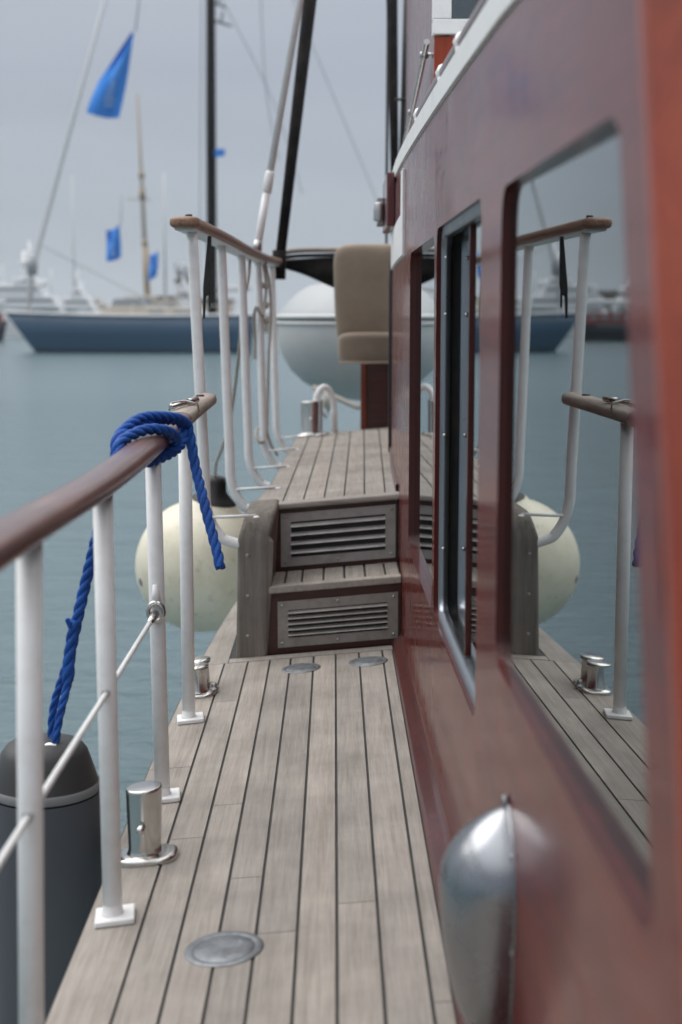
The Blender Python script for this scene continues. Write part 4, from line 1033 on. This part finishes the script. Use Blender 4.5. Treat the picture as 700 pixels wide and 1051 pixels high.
# boom with sail bag seen between the posts
mb = MB(); mb.tube([(-7.0, YS, 2.6), (-4.8, YS, 2.7)], 0.16, 10); obj("boom", mb, "far_pale", t)

def flag(pts, y, label, line=None, marks=None, edges=None):
    t = thing("flag", label, "flag", (pts[0][0], y, pts[0][1]), "blue flags flying over the moored boats")
    # quad grid from 4 corners (tl, tr, br, bl) with a wave
    tl, tr_, br, bl = pts; rows = []; n = 14
    le = edges or [tl, bl]
    def pick(L, v): q = v * (len(L) - 1); k = min(int(q), len(L) - 2); return lerp(L[k][0], L[k + 1][0], q - k), lerp(L[k][1], L[k + 1][1], q - k)
    def P(u, v):
        a = pick(le, v); b = pick([tr_, br], v)
        return Vector((lerp(a[0], b[0], u), y + 0.22 * math.sin(5 * u + 4 * v) + 0.08 * math.sin(11 * u - 6 * v), lerp(a[1], b[1], u) + 0.05 * math.sin(6 * u + 2)))
    for i in range(n + 1): rows.append([P(j / n, i / n) for j in range(n + 1)])
    mb = MB(); mb.grid(rows, 0, True); mb.grid([[p + Vector((0, 0.03, 0)) for p in r] for r in rows], 0, True)
    cl_ = obj("cloth", mb, "flag", t, recalc=False)
    if marks:
        for (u0, u1, v0, v1) in marks:
            mb = MB(); mb.add([P(u0, v0) - Vector((0, 0.03, 0)), P(u1, v0) - Vector((0, 0.03, 0)), P(u1, v1) - Vector((0, 0.03, 0)), P(u0, v1) - Vector((0, 0.03, 0))], [(0, 1, 2, 3)]); obj("print", mb, "flag_mark", cl_, recalc=False)
    if line:
        mb = MB(); mb.tube(line, 0.03, 6); obj("halyard", mb, "far_grey", t)
    return t
def far(px, py, Y):    # a point at depth Y, from where the photograph shows it
    x = (px - PX) / FPX; yv = -(py - PY) / FPX; cp, sp = math.cos(pitch), math.sin(pitch)
    fy = cp + yv * sp; uz = -sp + yv * cp; cw, sw = math.cos(yaw), math.sin(yaw)
    dx, dy = x * cw + fy * sw, -x * sw + fy * cw; k = Y / dy
    return Vector((dx * k, Y, EYE + uz * k))
def F2(px, py, Y): p = far(px, py, Y); return (p.x, p.z)
mk = []
rs = random.Random(4)
for k in range(9):
    v = 0.30 + 0.066 * k; mk.append((0.44 + 0.05 * rs.random(), 0.66 + 0.08 * rs.random(), v, v + 0.036))
flag([F2(136, 33, 70), F2(139, 32, 70), F2(122, 122, 70), F2(89, 117, 70)], 70, "largest blue flag streaming high above the blue yacht's bow", [far(139, 32, 70), far(148, -40, 70)], mk, [F2(135, 34, 70), F2(117, 60, 70), F2(101, 83, 70), F2(94, 99, 70), F2(89, 117, 70)])
flag([F2(109, 237, 100), F2(123, 232, 100), F2(124, 265, 100), F2(109, 269, 100)], 100, "mid sized blue banner hanging left of the beige mast", [far(124, 232, 100), far(125, 200, 100)], [(0.42, 0.6, 0.15, 0.85)])
flag([F2(154, 262, 120), F2(163, 258, 120), F2(161, 283, 120), F2(152, 289, 120)], 120, "smallest blue banner hanging just right of the beige mast")

def motor_yacht(x0, x1, Y, label, decks, flip=False, mast=None, group="white boats moored along the quay"):
    """decks: (x0 frac, x1 frac, z0, z1)"""
    t = thing("motor_yacht", label, "boat", ((x0 + x1) / 2, Y, WL), group)
    mb = MB(); L = x1 - x0; sg = -1 if flip else 1
    xb, xs = (x1, x0) if not flip else (x0, x1)
    boat_hull(mb, xb, xs, Y, max(3, L * 0.22), 2.6, 1.8, WL - 0.1, L * 0.09, 0.2); obj("hull", mb, "far_white", t)
    for (a, b, z0, z1) in decks:
        mb = MB(); xa, xb2 = lerp(x0, x1, a), lerp(x0, x1, b); h = z1 - z0
        mb.prism([(xa, z0), (xb2, z0), (xb2 - h * 0.5, z1), (xa + h * 0.15, z1)], lambda u, v, d: (u, Y + d, v), -1.6, 1.6); sp_ = obj("superstructure", mb, "far_white", t, bevel=0.1)
        mb = MB(); mb.prism([(xa + L * 0.10, z0 + h * 0.48), (xb2 - h * 0.38, z0 + h * 0.48), (xb2 - h * 0.5, z0 + h * 0.75), (xa + L * 0.10, z0 + h * 0.75)], lambda u, v, d: (u, Y + d, v), -1.63, -1.59); obj("window_band", mb, "far_grey", sp_)
    if mast:
        for (a, z0, z1, r) in mast:
            mb = MB(); mb.tube([(lerp(x0, x1, a), Y, z0), (lerp(x0, x1, a), Y, z1)], [r, r * 0.6], 8); obj("radar_mast" if r > 0.1 else "antenna", mb, "far_white", t)
    return t
px2 = lambda px, Y: far(px, 325, Y).x
motor_yacht(px2(-22, 150), px2(66, 150), 150, "large white motor yacht with stacked decks behind the blue yacht's bow", [(0.05, 0.97, 1.9, 3.2), (0.12, 0.80, 3.2, 4.3), (0.45, 0.74, 4.3, 5.0)], mast=[(0.56, 4.9, 7.8, 0.45), (0.62, 4.9, 8.8, 0.25), (0.58, 6.6, 6.8, 0.9), (0.75, 4.2, 4.9, 0.6), (0.3, 4.2, 6.4, 0.08), (0.86, 3.1, 6.0, 0.08)])
motor_yacht(px2(60, 165), px2(108, 165), 165, "smaller white cabin cruiser right of the large motor yacht", [(0.1, 0.8, 1.9, 3.2), (0.3, 0.62, 3.2, 4.2)], flip=True, mast=[(0.42, 4.2, 6.2, 0.2), (0.5, 3.2, 5.0, 0.3)])
motor_yacht(px2(-95, 140), px2(-28, 140), 140, "white motor yacht with a long canopy at the left end of the quay", [(0.0, 0.95, 1.9, 3.1), (0.05, 0.85, 3.4, 4.1), (0.2, 0.7, 4.1, 5.2)], mast=[(0.4, 5.0, 9.0, 0.3)])
motor_yacht(px2(184, 155), px2(214, 155), 155, "short white boat with a tall cabin just left of the upper railing", [(0.05, 0.7, 1.9, 4.2), (0.06, 0.32, 4.2, 6.6)], flip=True)
# classic yachts with beige deck houses and pole masts
def classic(x0, x1, Y, label, mast, col="far_beige"):
    t = thing("classic_yacht", label, "sailboat", ((x0 + x1) / 2, Y, WL), "white boats moored along the quay")
    L = x1 - x0; mb = MB(); boat_hull(mb, x0, x1, Y, L * 0.25, 2.2, 1.7, WL - 0.1, L * 0.08, 0.3); obj("hull", mb, "far_white", t)
    for (a, b, h) in ((0.2, 0.55, 1.5), (0.6, 0.82, 1.0)):
        mb = MB(); mb.box(lerp(x0, x1, a), lerp(x0, x1, b), Y - 1.2, Y + 1.2, 1.5, 1.7 + h); hs_ = obj("deckhouse", mb, col, t, bevel=0.1)
        mb = MB(); mb.box(lerp(x0, x1, a + .04), lerp(x0, x1, b - .04), Y - 1.24, Y - 1.19, 1.7 + h * .4, 1.7 + h * .75); obj("window_band", mb, "far_grey", hs_)
    for (pa, pb, r, mm, pad) in mast:
        a, b = far(*pa, Y), far(*pb, Y); mb = MB(); mb.tube([a, a.lerp(b, .5), b], [r, r * 0.85, r * 0.5], 10); m_ = obj("mast", mb, mm, t)
        if pad:
            for (f0, f1) in pad:
                mb = MB(); mb.tube([a.lerp(b, f0), a.lerp(b, f1)], r * 1.25, 10); obj("mast_band", mb, "far_wood", m_)
            mb = MB(); mb.tube([a.lerp(b, pad[0][0]) + Vector((-1.6, 0, 0)), a.lerp(b, pad[0][0]) + Vector((0.9, 0, -0.1))], 0.06, 6)
            obj("spreader", mb, "far_wood", m_)
    return t
classic(px2(112, 150), px2(200, 150), 150, "classic boat with beige deckhouse and a spruce pole mast", [((152, 318), (141, 97), 0.27, "far_mast", [(0.52, 0.57), (0.62, 0.64), (0.3, 0.33), (0.02, 0.3)]), ((170, 318), (168, 177), 0.16, "far_pale", None)])
classic(px2(70, 175), px2(128, 175), 175, "far boat with a low cream deckhouse and thin pale mast", [((77, 318), (74, 180), 0.13, "far_pale", None)])
# workboat with a pale canopy at the left edge
t = thing("workboat", "dark brown workboat with a white canopy at the left edge of the harbour", "boat", (px2(-20, 120), 120, WL), "white boats moored along the quay")
mb = MB(); boat_hull(mb, px2(8, 120), px2(-75, 120), 120, 2.6, 0.75, 0.5, WL - 0.1, 0.5, 0.2); obj("hull", mb, "boot", t)
mb = MB(); mb.box(px2(-62, 120), px2(1, 120), 119.2, 120.8, 0.45, 1.35); hs_ = obj("deckhouse", mb, "far_red", t, bevel=0.08)
for k in range(5):
    mb = MB(); mb.box(px2(-58 + 12 * k, 120), px2(-50 + 12 * k, 120), 119.15, 119.24, 0.8, 1.15); obj("window", mb, "far_grey", hs_)
mb = MB(); mb.box(px2(-66, 120), px2(4, 120), 118.9, 121.1, 2.05, 2.45); obj("canopy", mb, "far_white", t, bevel=0.15)
for k in range(4):
    x = px2(-62 + 20 * k, 120); mb = MB(); mb.tube([(x, 119.2, 1.3), (x, 119.2, 2.1)], 0.05, 8); obj("canopy_post", mb, "far_white", t)
# sheds on the quay
for i, (a, b, h, lb, mt) in enumerate(((150, 178, 3.2, "low tan quay shed behind the classic boat", "far_beige"), (181, 196, 5.6, "tall white quay building left of the upper railing", "far_white"), (198, 236, 2.8, "long cream shed on the quay behind the upper posts", "far_beige"), (-70, -12, 4.0, "brown warehouse at the left end of the quay", "stone"))):
    Y = 205; x0, x1 = px2(a, Y), px2(b, Y)
    t = thing("quay_building", lb, "building", ((x0 + x1) / 2, Y, WL + 1.3)); z0 = WL + 1.3
    mb = MB(); mb.box(x0, x1, Y, Y + 8, z0 - .05, z0 + h); obj("wall", mb, mt, t)
    mb = MB(); mb.prism([(x0 - .3, z0 + h), (x1 + .3, z0 + h), (x1 + .1, z0 + h + .5), (x0 - .1, z0 + h + .5)], lambda u, v, d: (u, Y + d, v), -.3, 8.3); obj("roof", mb, "stone", t)
    n = max(2, int((x1 - x0) / 1.6))
    for k in range(n):
        xa = lerp(x0, x1, (k + .25) / n); xb_ = lerp(x0, x1, (k + .75) / n)
        mb = MB(); mb.box(xa, xb_, Y - .04, Y + .1, z0 + h * .45, z0 + h * .75); obj("window", mb, "far_grey", t)
bpy.context.view_layer.update()
